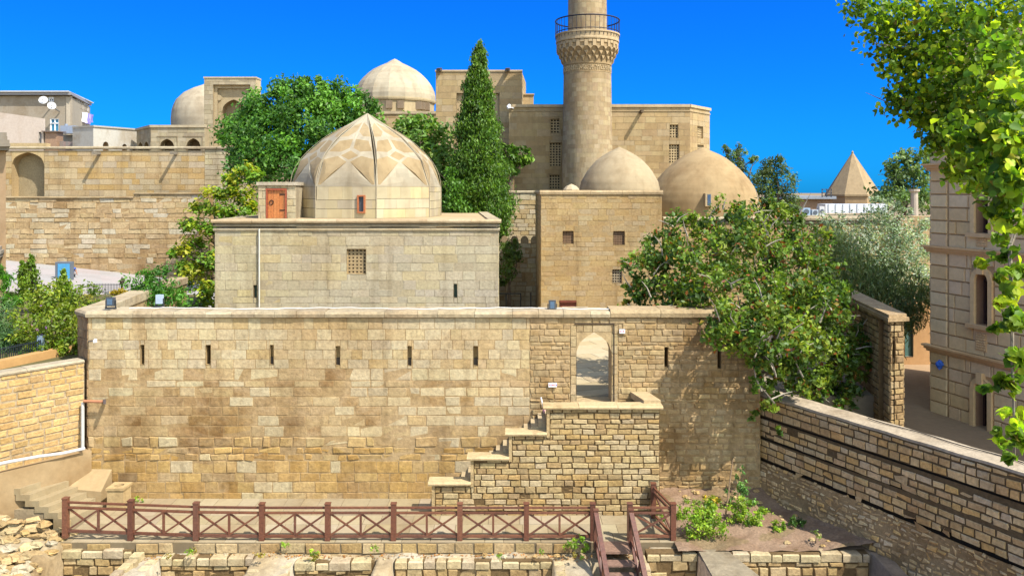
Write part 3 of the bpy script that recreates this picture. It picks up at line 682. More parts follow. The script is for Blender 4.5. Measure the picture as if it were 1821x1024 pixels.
for i in range(7):
    m = MB(); z = .12+.185*i; x = -13.15 - .29*i; a = Vector((x, 25.6)); c = C(220,196,150,.37,.5); l = 1.3
    ex = Vector((.42,.91)); f0 = a - ex*l; wdt = Vector((-.29-(2.9 if i == 6 else .14), .0))
    m.prism([tuple(f0), tuple(a), tuple(a+wdt), tuple(f0+wdt)], z-.185 if i else -.3, z, c); m.build('step', M_plas, root)
m = MB(); m.prism([(-17.5,23.9),(-15.5,24.4),(-14.95,25.6),(-17.5,25.6)], -.5, .95, C(196,172,130,.5)); m.prism([(-15.5,24.42),(-14.4,24.45),(-13.9,25.6),(-14.95,25.6)],-.5,.4,C(200,176,136,.45)); m.build('base', M_ash, root)
m = MB(); m.add([(-14.6,25.62,.62),(-13.28,25.62,.5),(-13.28,26.32,.98),(-14.6,26.32,1.0),(-14.6,25.62,-.1),(-13.28,25.62,-.1),(-13.28,26.32,-.1),(-14.6,26.32,-.1)],
      [(0,1,2,3),(4,5,1,0),(5,6,2,1),(7,4,0,3)], C(218,188,138,.42,.5)); m.build('low_wall', M_plas, label='low plastered wedge wall at the foot of the stone steps', cat='wall')
root = thing('stone_planter', 'square yellow sandstone pedestal bin standing at the wall foot by the steps', 'planter', P(212,897,25.6))
p = P(212,897,25.6); x, y = p.x, p.y
m = MB(); m.box(x-.27, x+.27, y-.27, y+.27, -.01, .2, C(216,184,128,.5)); m.build('base', M_ash, root)
m = MB(); hh = .72; cc = C(224,192,136,.5)
m.box(x-.26,x+.26,y-.26,y-.12,.215,hh-.08,cc); m.box(x-.26,x+.26,y+.12,y+.26,.215,hh-.08,cc); m.box(x-.26,x-.12,y-.118,y+.118,.215,hh-.08,cc); m.box(x+.12,x+.26,y-.118,y+.118,.215,hh-.08,cc); m.build('body', M_ash, root)
m = MB(); n = 16; pr = [(.3*(1 if abs(math.cos(t)) < 0 else 1), t) for t in [2*math.pi*k/n for k in range(n)]]
for k in range(n):
    t0, t1 = 2*math.pi*k/n, 2*math.pi*(k+1)/n
    sq = lambda t: (x + .29*max(-1,min(1,1.42*math.cos(t))), y + .29*max(-1,min(1,1.42*math.sin(t))))
    ci = lambda t: (x + .15*math.cos(t), y + .15*math.sin(t))
    z1 = hh; z0 = hh-.078
    m.poly([(*ci(t0),z1),(*sq(t0),z1),(*sq(t1),z1),(*ci(t1),z1)], cc); m.poly([(*sq(t0),z0),(*sq(t1),z0),(*sq(t1),z1),(*sq(t0),z1)], cc); m.poly([(*ci(t0),z1),(*ci(t1),z1),(*ci(t1),z0-.3),(*ci(t0),z0-.3)], cc)
m.build('rim', M_ash, root)
# pipes
m = MB(); nn = LW.n*.42
def lwp(px, py): u_ = LW.u(px); q_ = LW.A + LW.d*u_ + nn; return Vector((q_.x, q_.y, ZZ(py, q_.y)))
m.tube([lwp(-60,836), lwp(0,822), lwp(60,811), lwp(100,806), lwp(140,797)], .05, 8, C(225,222,216,.55)); m.build('white_pipe', M_paint, label='white plastic pipe running along the plinth of the left terrace wall', cat='pipe')
m = MB(); m.tube([P(147,715,26.15), P(147,797,26.05)], .055, 8, C(190,188,182,.7)); m.build('down_pipe', M_paint, label='grey vertical drain pipe in the corner where terrace wall meets fortress wall', cat='pipe')
root = thing('wall_bracket', 'rusty horizontal pipe bracket sticking out of the fortress wall near its left corner', 'bracket', P(168,712,26.1))
m = MB(); m.tube([P(149,713,26.1), P(184,714,26.1)], .05, 8, C(176,120,84,.7)); m.build('arm', M_paint, root)
m = MB(); m.bar(P(186,714,26.3), P(186,714,25.9), .08, .16, C(60,45,38,1)); m.build('end_plate', M_paint, root)
# parapet strip and iron fence of the garden
m = MB(); a, b = P(-60,667,25.0), P(140,622,28.8)
Gp = Wall(a.xy, b.xy, 4.2, 4.62, .35); Gp.body(m, C(216,168,106,.55,.3)); m.build('garden_parapet', M_plas, label='low orange plastered parapet edging the garden above the terrace wall', cat='parapet')
def iron_fence(root, a, b, h, n, col, w=.022, gold=False):
    a = Vector(a); b = Vector(b); up = Vector((0,0,1)); m = MB()
    for i in range(n+1):
        p = a.lerp(b, i/n); m.bar(p, p+up*(h+.06), w, w, col)
    m.build('pickets', M_iron, root); m = MB()
    for z in (.15*h, h): m.bar(a+up*z, b+up*z, w*1.4, w*1.4, col)
    m.build('rail', M_iron, root)
root = thing('garden_fence', 'dark iron picket fence at the left edge in front of the shrubs', 'fence', P(40,640,27.6))
iron_fence(root, P(-60,660,25.6), P(72,632,27.9), .5, 34, C(50,58,62,1)); m = MB(); p = P(73,634,28); m.box(p.x-.09,p.x+.09,p.y-.09,p.y+.09,p.z-.2,p.z+.75,C(140,160,172,.7)); m.build('post', M_paint, root)

# ================================================================ RIGHT RETAINING WALL
RA = Vector((XX(1372,26.3),26.3)) + Vector((-.479,.878))*.6; RB_ = RA + Vector((.479,-.878))*10.4
R = Wall(RA, RB_, -1.6, 3.33, .5); root = thing('tiered_retaining_wall', 'shaded tiered stone retaining wall running towards the viewer on the right', 'wall', (10.5,23,0))
DIRT = C(58,46,30,1,.3)
RS = [C(214,178,120,.8,.4), C(206,168,112,.8,.5), C(218,184,130,.8,.35), C(198,162,110,.8,.5), C(214,170,102,.8,.4), C(204,176,132,.8,.4)]
m = MB(); R.body(m, DIRT); tiers = [(2.70,3.33,.10),(2.01,2.62,.10),(1.29,1.93,.12)]
for k, (a, b, d) in enumerate(tiers):
    f = (lambda dd: lambda u, v, q: R.fn(u, v, q+dd))(d)
    m.poly([f(0,a-.02,-.0),f(R.L,a-.02,0),f(R.L,b,0),f(0,b,0)], C(92,76,52,1,.3))
    slope = .018
    ashlar(m, (lambda ff: lambda u, v, q: ff(u, v - slope*u*(1 if k else .2), q))(f), 0, R.L, a, b, (.19,.24) if k else (.2,.3), (.26,.5), pal(RS,.1), gap=.028, dep=.03, dj=.015, bev=.02, jit=.014, ero=.06, seed=120+k)
m.build('masonry', M_rub, root)
m = MB(); fr = lambda u, v, q: R.fn(u, v - .018*u, q + .16 + max(0, 1.22-v)*.14)
backing(m, fr, 0, R.L, -1.6, 1.22, C(170,142,100,.7,.6), nu=4)
ashlar(m, fr, 0, R.L, -1.6, 1.22, (.1,.2), (.12,.34), pal(RS,.14), gap=.03, dep=.02, dj=.03, bev=.03, jit=.03, ero=.08, seed=130); m.build('rubble_footing', M_rub, root)
m = MB(); r = random.Random(3)
n = 40
for i in range(n):
    u, u2 = R.L*i/n, R.L*(i+1)/n; w1 = .008*math.sin(i*1.1); w2 = .008*math.sin((i+1)*1.1)
    q = [(u,3.33+w1,.12),(u2,3.33+w2,.12),(u2,3.40+w2,.11),(u,3.40+w1,.11),(u,3.47+w1,-.52),(u2,3.47+w2,-.52),(u2,2.6,-.56),(u,2.6,-.56)]
    vs = [R.fn(*t) for t in q]; m.add(vs, [(0,1,2,3),(3,2,5,4),(4,5,6,7)], C(196,178,150,.6,.5))
m.build('mortar_cap', M_mort, root)
m = MB(); pts = []
for i in range(24):
    u = 4.0+ i*.28; q = R.fn(u, 3.485, -.36+.05*math.sin(i*.8)); pts.append(q)
m.tube(pts, .014, 5, C(40,38,36,1)); m.build('black_cable', M_paint, label='thin black cable lying on the cap of the right retaining wall', cat='cable')

# ================================================================ RIGHT CORNER TOWER, ALLEY
root = thing('corner_buttress', 'tall narrow block end wall with a slit, right of the fruit tree', 'wall', (12.3,25.6,1.5))
TW = [C(200,166,112,a=.5), C(188,154,104,a=.6), C(206,176,124,a=.4), C(178,146,100,a=.6)]
T1 = Wall((12.2,25.6),(12.72,25.75),1.0,6.0,.5); T2 = Wall((13.1,32.2),(12.2,25.6),1.0,6.0,.15); T3 = Wall((12.72,25.75),(13.74,32.2),1.0,6.0,.15)
m = MB(); hs = [T1.rect(1587,606,1591,636)]
for T, hl in ((T1,hs),(T2,[]),(T3,[])):
    T.body(m, GAPD, hl, ends=False); ashlar(m, T.fn, 0, T.L, 1.0, 6.0, (.17,.26), (.22,.5), pal(TW,.08), hl, gap=.025, dep=.03, dj=.012, bev=.018, jit=.012, seed=140)
m.build('masonry', M_rub, root); slit(root, T1, hs[0], .3)
m = MB(); m.prism([(12.08,25.46),(12.86,25.66),(13.9,32.2),(12.98,32.2)], 6.0, 6.12, C(196,168,126,a=.5)); m.prism([(12.14,25.54),(12.8,25.72),(13.84,32.2),(13.02,32.2)], 6.12, 6.22, C(200,172,130,a=.5)); m.build('coping', M_rub, root)
AW = Wall((XX(1560,38),38),(XX(1720,38),38),1.5,ZZ(540,38),.4); root = thing('alley_wall', 'orange plastered wall with a green door at the far end of the alley', 'wall', (XX(1640,38),38,1.9))
m = MB(); dh = AW.rect(1609,572,1624,634); AW.body(m, C(206,160,108,.6,.4), [dh]); m.build('masonry', M_plas, root); m = MB(); recess(m, AW.fn, dh, .12, C(120,110,90,1), C(70,105,96,.8)); m.build('door', M_paint, root)

# ================================================================ MAUSOLEUM
YM = 34.0
MW = Wall((XX(382,YM),YM),(XX(886.5,YM),YM),3.0,ZZ(406,YM),.6); root = thing('mausoleum', 'square pale limestone mausoleum with a star-patterned octagonal dome', 'building', (-6.7,YM,3.2))
zr = 9.0; hl = [MW.rect(617,443,651,487), MW.rect(451,507,457,529), MW.rect(807,505,813,529)]
m = MB(); MW.body(m, C(192,176,142,a=.4), hl)
def pm(u, v, r):
    c = pal(GREY,.05)(u,v,r); k = noise.noise(Vector((u*.3,v*.6,4)))
    return (c[0]*(1+.05*k), c[1]*(1+.03*k), c[2]*(1-.12*k), .55 if v > 7.4 else .35)
ashlar(m, MW.fn, 0, MW.L, 3.0, MW.z1-.12, (.27,.42), (.4,1.05), pm, hl, gap=.010, dep=.010, dj=.006, bev=.01, jit=.008, ero=.05, seed=150)
SL = Wall((XX(382,YM)-.2, YM+11.8),(XX(382,YM),YM+.08),3.0,MW.z1,.5); SR = Wall((XX(886.5,YM),YM+.08),(XX(886.5,YM)-.9,YM+11.8),3.0,MW.z1,.5)
for q in (SL, SR):
    q.body(m, C(170,156,128,a=.4), ends=False); ashlar(m, q.fn, 0, q.L, 3.0, MW.z1-.12, (.27,.42), (.4,1.05), pm, gap=.012, dep=.02, dj=.006, bev=.01, seed=151)
m.build('wall', M_ash, root)
m = MB(); c1 = [C(196,180,146,a=.5), C(204,184,144,a=.5), C(188,172,140,a=.5)]
zc = MW.z1
coping(m, MW, -.06, MW.L+.06, zc-.12, .13, .06, .4, c1, (.7,1.2), seed=161, jit=.003); coping(m, MW, -.05, MW.L+.05, zc+.06, .13, .05, .4, c1, (.7,1.2), seed=162, jit=.003)
coping(m, MW, -.12, MW.L+.12, zc+.22, .16, .16, .35, [C(206,180,138,a=.4), C(198,172,132,a=.4), C(212,188,148,a=.3)], (1.2,2.2), seed=163, jit=.004)
coping(m, SL, 0, SL.L, zc+.22, .16, .12, .3, c1, seed=164, jit=.004); coping(m, SR, 0, SR.L, zc+.22, .18, .1, .45, c1, seed=165, jit=.004)
m.build('cornice', M_ash, root)
m = MB(); m.prism([(XX(382,YM)+.05,YM+.05),(XX(886,YM)-.05,YM+.05),(XX(886,YM)-.9,YM+11.7),(XX(382,YM)-.1,YM+11.7)], zc+.1, zr-.06, C(208,182,138,.55,.4)); m.build('roof', M_plas, root)
grille_window(root, MW, hl[0], 5, 7, C(206,176,122), C(186,160,116), .55, .32)
for h in hl[1:]: m = MB(); recess(m, MW.fn, h, .2, C(150,130,96), C(66,92,70,.7)); m.build('shutter', M_paint, root)
m = MB(); x = XX(461,YM-.1); m.tube([(x,YM-.1,zc-.02),(x,YM-.1,4.2),(x-.15,YM-.3,3.6)], .035, 6, C(214,206,188,.7)); m.build('down_pipe', M_paint, root)
# the dome
dcx, dcy = XX(653.5,40), 40.0; PRF = [(388,128),(345,128),(333,127.5),(309,123),(286,110.5),(264.6,91.5),(243.5,67),(232,48),(222,30),(212,14),(202,1.2)]
ts = [((388-y)/186, r*40/F) for y, r in PRF]
def rad(t):
    n_ = len(ts)
    for i in range(n_-1):
        (a, ra), (b, rb) = ts[i], ts[i+1]
        if t <= b:
            k = (t-a)/(b-a); sl = lambda j: (ts[min(j+1,n_-1)][1]-ts[max(j-1,0)][1])/(ts[min(j+1,n_-1)][0]-ts[max(j-1,0)][0])
            m0, m1 = sl(i)*(b-a), sl(i+1)*(b-a)
            return (2*k**3-3*k*k+1)*ra + (k**3-2*k*k+k)*m0 + (-2*k**3+3*k*k)*rb + (k**3-k*k)*m1
    return ts[-1][1]
Ycor = 1.035; ztop = ZZ(202,40)
def dpt(k, s, t, off=0):
    t1, t2 = math.radians(-90-28.5+45*k), math.radians(-90-28.5+45*(k+1)); r = (rad(t)+off)*Ycor
    x = (1-s)*math.cos(t1)+s*math.cos(t2); y = (1-s)*math.sin(t1)+s*math.sin(t2)
    return (dcx+r*x, dcy+r*y, zr-.06 + (ztop-zr+.06)*t)
PALE = C(208,194,164,.47,.5); TAN = C(203,177,132,.44,.45); TAN2 = C(197,170,124,.44,.45)
def mir(p): return [(1-a, b) for a, b in p]
K1 = [(.03,.30),(.03,.53),(.27,.56),(.47,.505),(.07,.30)]; DD = [(.33,.565),(.5,.612),(.67,.565),(.5,.525)]
U1 = [(.05,.605),(.12,.705),(.46,.725),(.455,.635),(.3,.60)]; T1_ = [(.05,.745),(.1,.85),(.44,.90),(.45,.80),(.28,.75)]
panels = [(K1,TAN),(mir(K1),TAN),(DD,TAN2),(U1,TAN2),(mir(U1),TAN2),(T1_,TAN),(mir(T1_),TAN)]
def inpoly(x, y, p):
    c = False; n = len(p)
    for i in range(n):
        x1, y1 = p[i]; x2, y2 = p[(i+1) % n]
        if (y1 > y) != (y2 > y) and x < (x2-x1)*(y-y1)/(y2-y1)+x1: c = not c
    return c
t0 = .285
vv = [Vector(p) for p in [(0,t0),(1,t0),(1,1),(0,1)]]; ee = [(0,1),(1,2),(2,3),(3,0)]
for pl, _ in panels:
    b0 = len(vv); vv += [Vector(p) for p in pl]; ee += [(b0+i, b0+(i+1) % len(pl)) for i in range(len(pl))]
for i in range(1,8):
    for j in range(1,18): vv.append(Vector((i/8+.003*(j % 3), t0+(1-t0)*j/18+.001*i)))
cv, ce, cf = delaunay_2d_cdt(vv, ee, [], 0, 1e-5)[:3]
m = MB()
for k in range(8):
    f2 = (lambda kk: lambda u, v, d: dpt(kk, u/2.6, v, d))(k)
    ashlar(m, f2, 0, 2.6, 0, t0, (.068,.09), (.4,.7), pal(GREY,.05), gap=.0025, dep=.0, dj=.003, bev=.001, jit=0, seed=170+k)
    b0 = len(m.v)
    for f in cf:
        cx_ = sum(cv[i].x for i in f)/3; cy_ = sum(cv[i].y for i in f)/3; col = PALE
        for pl, c in panels:
            if inpoly(cx_, cy_, pl): col = c
        e = 1 + .10*noise.cell(Vector((math.floor(cx_*5+ (math.floor(cy_*16) % 2)*.5)*1.7+k*9, math.floor(cy_*16)*1.3, 0))) if col is PALE else 1 + .04*noise.noise(Vector((cx_*3,cy_*3,k)))
        off = 0.0
        m.poly([dpt(k, cv[i].x, cv[i].y, 0.0) for i in f], (col[0]*e, col[1]*e, col[2]*e, col[3]))
dome = m.build('dome', M_dome, root)
m = MB()
for k in range(8):
    pts = [dpt(k, 0, t, .015) for t in [i/26*.97 for i in range(27)]]; m.tube(pts, [.02*(1-.5*i/26) for i in range(27)], 6, C(207,192,160,.47,.5))
m.build('rib', M_dome, dome)
m = MB(); hw = MW  # dome window
Wd2 = Wall(dpt(0,0,.1)[:2], dpt(0,1,.1)[:2], 9, 12, .1); h = Wd2.rect(636,347,650,379)
recess(m, lambda u,v,d: Wd2.fn(u,v,d), (h[0]+.05,h[1]-.05,h[2]+.05,h[3]-.05), -.012, C(176,106,62,.7), C(50,54,60,1), d0=.1)
wo = C(178,104,58,.7)
for a,b,c,d in [(h[0],h[0]+.07,h[2],h[3]),(h[1]-.07,h[1],h[2],h[3]),(h[0]+.071,h[1]-.071,h[2],h[2]+.07),(h[0]+.071,h[1]-.071,h[3]-.07,h[3])]: fbar(m, Wd2.fn, a,b,c,d,-.05,.1,wo)
m.build('window', M_wood, dome)
# roof hut with wooden door
YH = 36.6; HW = Wall((XX(459,YH),YH),(XX(526,YH),YH),zr-.1,ZZ(330,YH),.5); hut = MB(); hd = HW.rect(473,335,510,390)
HW.body(hut, C(176,160,130), [hd]); ashlar(hut, HW.fn, 0, HW.L, zr-.1, HW.z1, (.3,.4), (.3,.5), pal(GREY,.05), [hd], dep=.02, gap=.012, seed=180)
hut.box(XX(459,YH)+.01, XX(526,YH)-.01, YH+.3, YH+2.2, zr-.1, HW.z1, C(196,180,148)); ho = hut.build('roof_hut', M_ash, root)
m = MB(); m.box(XX(457,YH), XX(528,YH), YH-.1, YH+2.25, HW.z1+.003, HW.z1+.16, C(204,192,168,a=.5)); m.build('slab', M_ash, ho)
m = MB(); fo = C(150,72,38,.75); do = [C(200,122,58,.62), C(194,116,54,.62), C(204,128,64,.62)]
a,b,c,d = hd; nb = 6
for i in range(nb): fbar(m, HW.fn, a+.08+(b-a-.16)*i/nb+.004, a+.08+(b-a-.16)*(i+1)/nb-.004, zr-.05, d-.1, -.12, -.05, do[i % 3])
for q in [(a,a+.075,zr-.05,d),(b-.075,b,zr-.05,d),(a+.076,b-.076,d-.09,d)]: fbar(m, HW.fn, *q, -.12, .03, fo)
dr = m.build('door', M_wood, ho)
m = MB(); 
for py in (346,374): m = MB(); fbar(m, HW.fn, b-.34, b-.08, HW.z(py+1,490), HW.z(py-1,490), -.06, -.03, C(40,34,30,1)); m.build('hinge', M_iron, dr)
m = MB(); q = HW.fn(a+.24, HW.z(360,482), -.03); m.tube([(q[0]+.09*math.cos(t),q[1],q[2]+.1*math.sin(t)) for t in [i*.55 for i in range(12)]], .022, 5, C(40,34,30,1)); m.build('ring_handle', M_iron, dr)

# ================================================================ SQUARE BLOCK, DOMED BATH HOUSE
YB = 40.0; BW = Wall((XX(962,YB),YB),(XX(1177,YB),YB),3.0,ZZ(347,YB),.5); root = thing('square_hall', 'plain square sandstone block with small windows and a rounded dome behind its parapet', 'building', (4.5,YB,3.2))
hb = [BW.rect(1001,411,1020,433), BW.rect(1091,411,1111,435), BW.rect(1089,479,1106,503), BW.rect(995,534,1025,580)]
m = MB(); BW.body(m, C(198,164,108,a=.4), hb); ashlar(m, BW.fn, 0, BW.L, 3.0, BW.z1, (.2,.34), (.3,.8), pal(BLOK,.04), hb, gap=.009, dep=.006, dj=.005, bev=.012, jit=.008, ero=.03, seed=190)
BS = Wall((XX(962,YB),YB+9),(XX(962,YB),YB+.08),3.0,BW.z1,.5); BR = Wall((XX(1177,YB),YB+.08),(XX(1177,YB),YB+9),3.0,BW.z1,.5)
for q in (BS,BR): q.body(m, C(190,160,110,a=.4), ends=False); ashlar(m, q.fn, 0, q.L, 3.0, q.z1, (.22,.34), (.3,.8), pal(BLOK,.05), dep=.015, gap=.012, seed=191)
m.build('wall', M_ash, root)
m = MB(); 
for q, s_ in ((BW,192),(BS,193),(BR,194)): coping(m, q, -.06, q.L+.06, q.z1+.002, .24, .06, .45, [C(204,178,134,a=.4), C(196,170,128,a=.4)], (.9,1.6), seed=s_, jit=.003)
m.build('parapet', M_ash, root)
m = MB(); m.prism([(XX(962,YB)+.1,YB+.2),(XX(1177,YB)-.1,YB+.2),(XX(1177,YB)-.1,YB+8.9),(XX(962,YB)+.1,YB+8.9)], 9.7, 10.0, C(196,174,134)); m.build('roof', M_ash, root)
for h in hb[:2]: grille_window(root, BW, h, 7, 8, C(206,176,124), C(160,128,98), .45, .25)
grille_window(root, BW, hb[2], 4, 5, C(200,170,120), C(196,180,150), .4, .25)
m = MB(); a,b,c,d = hb[3]; recess(m, BW.fn, hb[3], .1, C(140,70,44,.7), C(134,64,40,.7)); 
for i in range(2): fbar(m, BW.fn, a+.06+(b-a-.06)/2*i, a+(b-a-.06)/2*(i+1), c, d-.28, -.1, -.06, C(150,76,48,.7))
fbar(m, BW.fn, a, b, d-.1, d, -.1, .03, C(122,58,38,.7)); m.build('door', M_wood, root)
def dome(parent, px, Y, prof, col, n=48, name='dome', mat=None, zoff=0, jag=.03, ycols=None):
    m = MB(); cx = XX(px,Y); pr = []
    for (y1,r1),(y2,r2) in zip(prof, prof[1:]):
        for k in range(4): t = k/4; pr.append((ZZ(y1+(y2-y1)*t,Y), (r1+(r2-r1)*t)*Y/F))
    pr.append((ZZ(prof[-1][0],Y), prof[-1][1]*Y/F))
    def cf(i, k):
        e = 1 + jag*noise.cell(Vector((math.floor(k/3+(i % 2)*.5)*3.1, i*2.7, px))); return (col[0]*e, col[1]*e, col[2]*e, col[3])
    m.lathe(cx, Y, [(r, z) for z, r in pr], n, cf); return m.build(name, mat or M_dome, parent, smooth=True)
dome(root, 1101.5, 44, [(345,71.5),(336,71),(323,68),(304.6,57.5),(295,50),(286,41.6),(278,31),(270.8,19.5),(266,10),(262,1)], C(204,182,142,.48,.5))
m = MB(); m.lathe(XX(1016,42), 42, [(.42,10.0),(.42,10.3),(.28,10.46),(.02,10.58)], 8, C(206,186,150)); m.build('small_turret', M_dome, root)
YD = 43.0; DW = Wall((XX(1179,YD),YD),(XX(1700,YD),YD),2.5,ZZ(398,YD),.5); root = thing('bath_house', 'low sandstone building with a broad pointed dome beyond the fruit tree', 'building', (14,YD,3.2))
m = MB(); DW.body(m, C(186,160,114,a=.4)); ashlar(m, DW.fn, 0, DW.L, 2.5, DW.z1, (.22,.36), (.35,.8), pal(BLOK,.06), dep=.02, gap=.014, seed=200); m.build('wall', M_ash, root)
m = MB(); coping(m, DW, 0, DW.L, DW.z1+.002, .14, .06, .5, COPE, (.8,1.4), seed=201); coping(m, DW, 0, DW.L, DW.z1+.16, .22, .14, .5, COPE, (.8,1.4), seed=202); m.build('cornice', M_ash, root)
m = MB(); m.prism([(XX(1179,YD),YD+.2),(XX(1700,YD),YD+.2),(XX(1700,YD),YD+14),(XX(1179,YD),YD+14)], 8.0, 8.6, C(190,172,136)); m.build('roof', M_plas, root)
d3 = dome(root, 1249, 48, [(392,97),(382,97.5),(370,98),(357,97),(345,94),(332,88),(320,80),(309,71),(301,63.5),(289,50),(282,41),(275,29),(270,18),(266,9),(262,1)], C(200,170,122,.48,.5))
m = MB(); p = P(1258,355,48-3.28); m.box(p.x-.17,p.x+.17,p.y-.25,p.y+.4,ZZ(367,p.y),ZZ(344,p.y),C(206,182,140)); m.box(p.x-.06,p.x+.13,p.y-.26,p.y-.245,ZZ(365,p.y),ZZ(346,p.y),C(60,90,120,.8)); m.build('window', M_ash, d3)

# ================================================================ MINARET
YT = 55.0; mx = XX(1044.5,YT); k = YT/F; root = thing('minaret', 'round sandstone minaret with a carved inscription band and a railed balcony', 'minaret', (mx,YT,3))
def cyl(rz):
    def f(u, v, d): r_ = rz(v)+d; return (mx + r_*math.cos(u-math.pi/2), YT + r_*math.sin(u-math.pi/2), v)
    return f
zz = lambda y: ZZ(y,YT)
lin = lambda a, b, ra, rb: (lambda v: (ra + (rb-ra)*(v-a)/(b-a))*k)
m = MB(); f1 = cyl(lin(3, zz(133), 48, 42)); tl = pal([C(200,174,132,.54,.5), C(194,166,124,.54,.5), C(206,181,138,.54,.4), C(190,162,120,.54,.5)], .04)
def cylmas(m, f, z0, z1, seed, dep=.006):
    v = z0; r = random.Random(seed); n = 28
    while v < z1-.02:
        v2 = min(v + r.uniform(.28,.36), z1); o = r.uniform(0,.2)
        for i in range(n):
            a, b = o+2*math.pi*i/n, o+2*math.pi*(i+1)/n; c = tl(0,0,r); g = .0016; q = (a+b)/2
            m.add([f(a+g,v+.004,dep), f(q,v+.004,dep), f(b-g,v+.004,dep), f(b-g,v2-.004,dep), f(q,v2-.004,dep), f(a+g,v2-.004,dep)], [(0,1,4,5),(1,2,3,4)], c)
        v = v2
    for i in range(64): a, b = 2*math.pi*i/64, 2*math.pi*(i+1)/64; m.poly([f(a,z0,0),f(b,z0,0),f(b,z1,0),f(a,z1,0)], C(186,164,126,.6))
cylmas(m, f1, 3.0, zz(133), 210); m.build('shaft', M_far, root)
m = MB(); f2 = cyl(lin(zz(62), zz(-90), 34.5, 33)); cylmas(m, f2, zz(62), zz(-90), 211); m.build('upper_shaft', M_far, root)
# inscription band
m = MB(); fb = cyl(lambda v: 42.2*k); m.lathe(mx,YT,[(42.6*k,zz(133)),(42.6*k,zz(131.5)),(41.6*k,zz(131.3)),(41.6*k,zz(119)),(43*k,zz(118.6)),(43*k,zz(116.5))],64,C(186,160,118,.6),capt=False)
r = random.Random(8); zb, zt_ = zz(130.5), zz(120); sp = zt_-zb; cI = C(214,190,148,.6)
i = 0.0
while i < 2*math.pi:                                    # raised strokes of carved script, too small to read
    wd = r.uniform(.012,.05); kind = r.random()
    if kind < .45: fbar(m, fb, i, i+.014, zb, zt_-sp*r.uniform(0,.35), -.04, .03, cI)
    y = zb + sp*r.uniform(.05,.75); fbar(m, fb, i, i+wd, y, y+sp*.14, -.04, .028, cI)
    y = zb + sp*r.uniform(.3,.8); fbar(m, fb, i+.01, i+.026, y, y+sp*.22, -.04, .026, cI)
    i += wd + .012
m.build('inscription_band', M_far, root)
# muqarnas corbels carrying the balcony
m = MB(); m.lathe(mx,YT,[(43*k,zz(117)),(43.6*k,zz(111)),(45*k,zz(107)),(48*k,zz(101)),(51*k,zz(96)),(53*k,zz(92)),(53*k,zz(79)),(54.5*k,zz(78.5))],64,C(190,164,122,.6,.5),capt=False)
n = 24
for tier,(ya,yb,ra,rb,w_) in enumerate([(116,106,43.3,47.5,.55),(108,98,46,51,.6),(99,91,50,55,.62)]):
    for i in range(n):
        t = 2*math.pi*(i+.5*(tier % 2))/n; hw = math.pi/n*w_; fa, fb2 = cyl(lambda v: ra*k), cyl(lambda v: rb*k)
        m.add([fa(t,zz(ya),0), fb2(t-hw,zz(yb),0), fb2(t+hw,zz(yb),0), fb2(t,zz(yb),-.35), fb2(t, zz((ya+yb)/2+1), -.02)], [(0,4,1),(0,2,4),(4,2,1),(0,1,3),(0,3,2)], C(204,178,136,.6,.4))
for i in range(n):                                      # little arcade under the balcony
    t = 2*math.pi*(i+.5)/n; hw = math.pi/n*.42; fc = cyl(lambda v: 53*k)
    fbar(m, fc, t-hw, t+hw, zz(91), zz(80), -.05, 2.0*k, C(206,180,138,.6,.3))
    t = 2*math.pi*i/n; fbar(m, fc, t-.06, t+.06, zz(84), zz(79), -.05, 1.9*k, C(206,180,138,.6,.3))
m.build('muqarnas_corbels', M_far, root)
m = MB(); m.lathe(mx,YT,[(53*k,zz(79.4)),(56*k,zz(78)),(56*k,zz(75)),(55.4*k,zz(74)),(56*k,zz(67)),(57.4*k,zz(66)),(57.4*k,zz(63.5)),(30*k,zz(63.4))],64,C(208,184,144,.6,.4),capt=False); m.build('balcony', M_far, root)
m = MB(); rr = 56.6*k; zf, ztp = zz(63.5), zz(38.5); ci = C(34,36,44,1)
for i in range(44): t = 2*math.pi*i/44; x, y = mx+rr*math.cos(t), YT+rr*math.sin(t); m.bar((x,y,zf-.3),(x,y,ztp),.028,.028,ci)
for z, q in ((ztp,.05),(zf+.12,.03)): m.tube([(mx+rr*math.cos(t),YT+rr*math.sin(t),z) for t in [2*math.pi*i/48 for i in range(49)]], q, 5, ci, cap=False)
m.build('railing', M_iron, root)
m = MB(); p = P(1046,240,YT-1.62); m.box(p.x-.06,p.x+.06,p.y-.03,p.y+.3,ZZ(246,p.y),ZZ(233,p.y),DK); m.build('slit_window', M_dark, root)

# ================================================================ PALACE
root = thing('palace', 'long sandstone palace range with pierced stone windows and a tall portal block behind the minaret', 'building', (8,58,3))
YP = 57.0; PW = Wall((XX(905,YP),YP),(XX(1227,YP),YP),3,ZZ(191,YP),.8); PC = Wall((XX(1227,YP),YP),(XX(1262,59.6),59.6),3,ZZ(191,YP),.8)
hp = [PW.rect(979,212,995,237), PW.rect(977,254,998,296), PW.rect(977,311,996,336), PW.rect(1191,222,1206,245), PW.rect(1190,257,1208,290)]
hc = [PC.rect(1240,225,1250,246), PC.rect(1240,258,1251,285)]
m = MB()
def pp(u, v, r): c = pal(PALA,.03)(u, v, r); k = 1+.05*noise.noise(Vector((u*.3,v*.4,1))); return (c[0]*k,c[1]*k,c[2]*k,c[3])
for q, hh_ in ((PW,hp),(PC,hc)):
    q.body(m, PMORT, hh_); ashlar(m, q.fn, 0, q.L, 3, q.z1, (.3,.5), (.5,1.3), pp, hh_, gap=.012, dep=.01, dj=.003, bev=.006, jit=.003, seed=220)
m.build('wall', M_far, root)
m = MB(); 
for q in (PW,PC): fbar(m, q.fn, -.03, q.L+.03, q.z1-.3, q.z1-.22, 0, .06, C(190,166,126)); fbar(m, q.fn, -.08, q.L+.08, q.z1+.002, q.z1+.2, -.8, .1, C(208,184,144))
m.build('parapet', M_far, root)
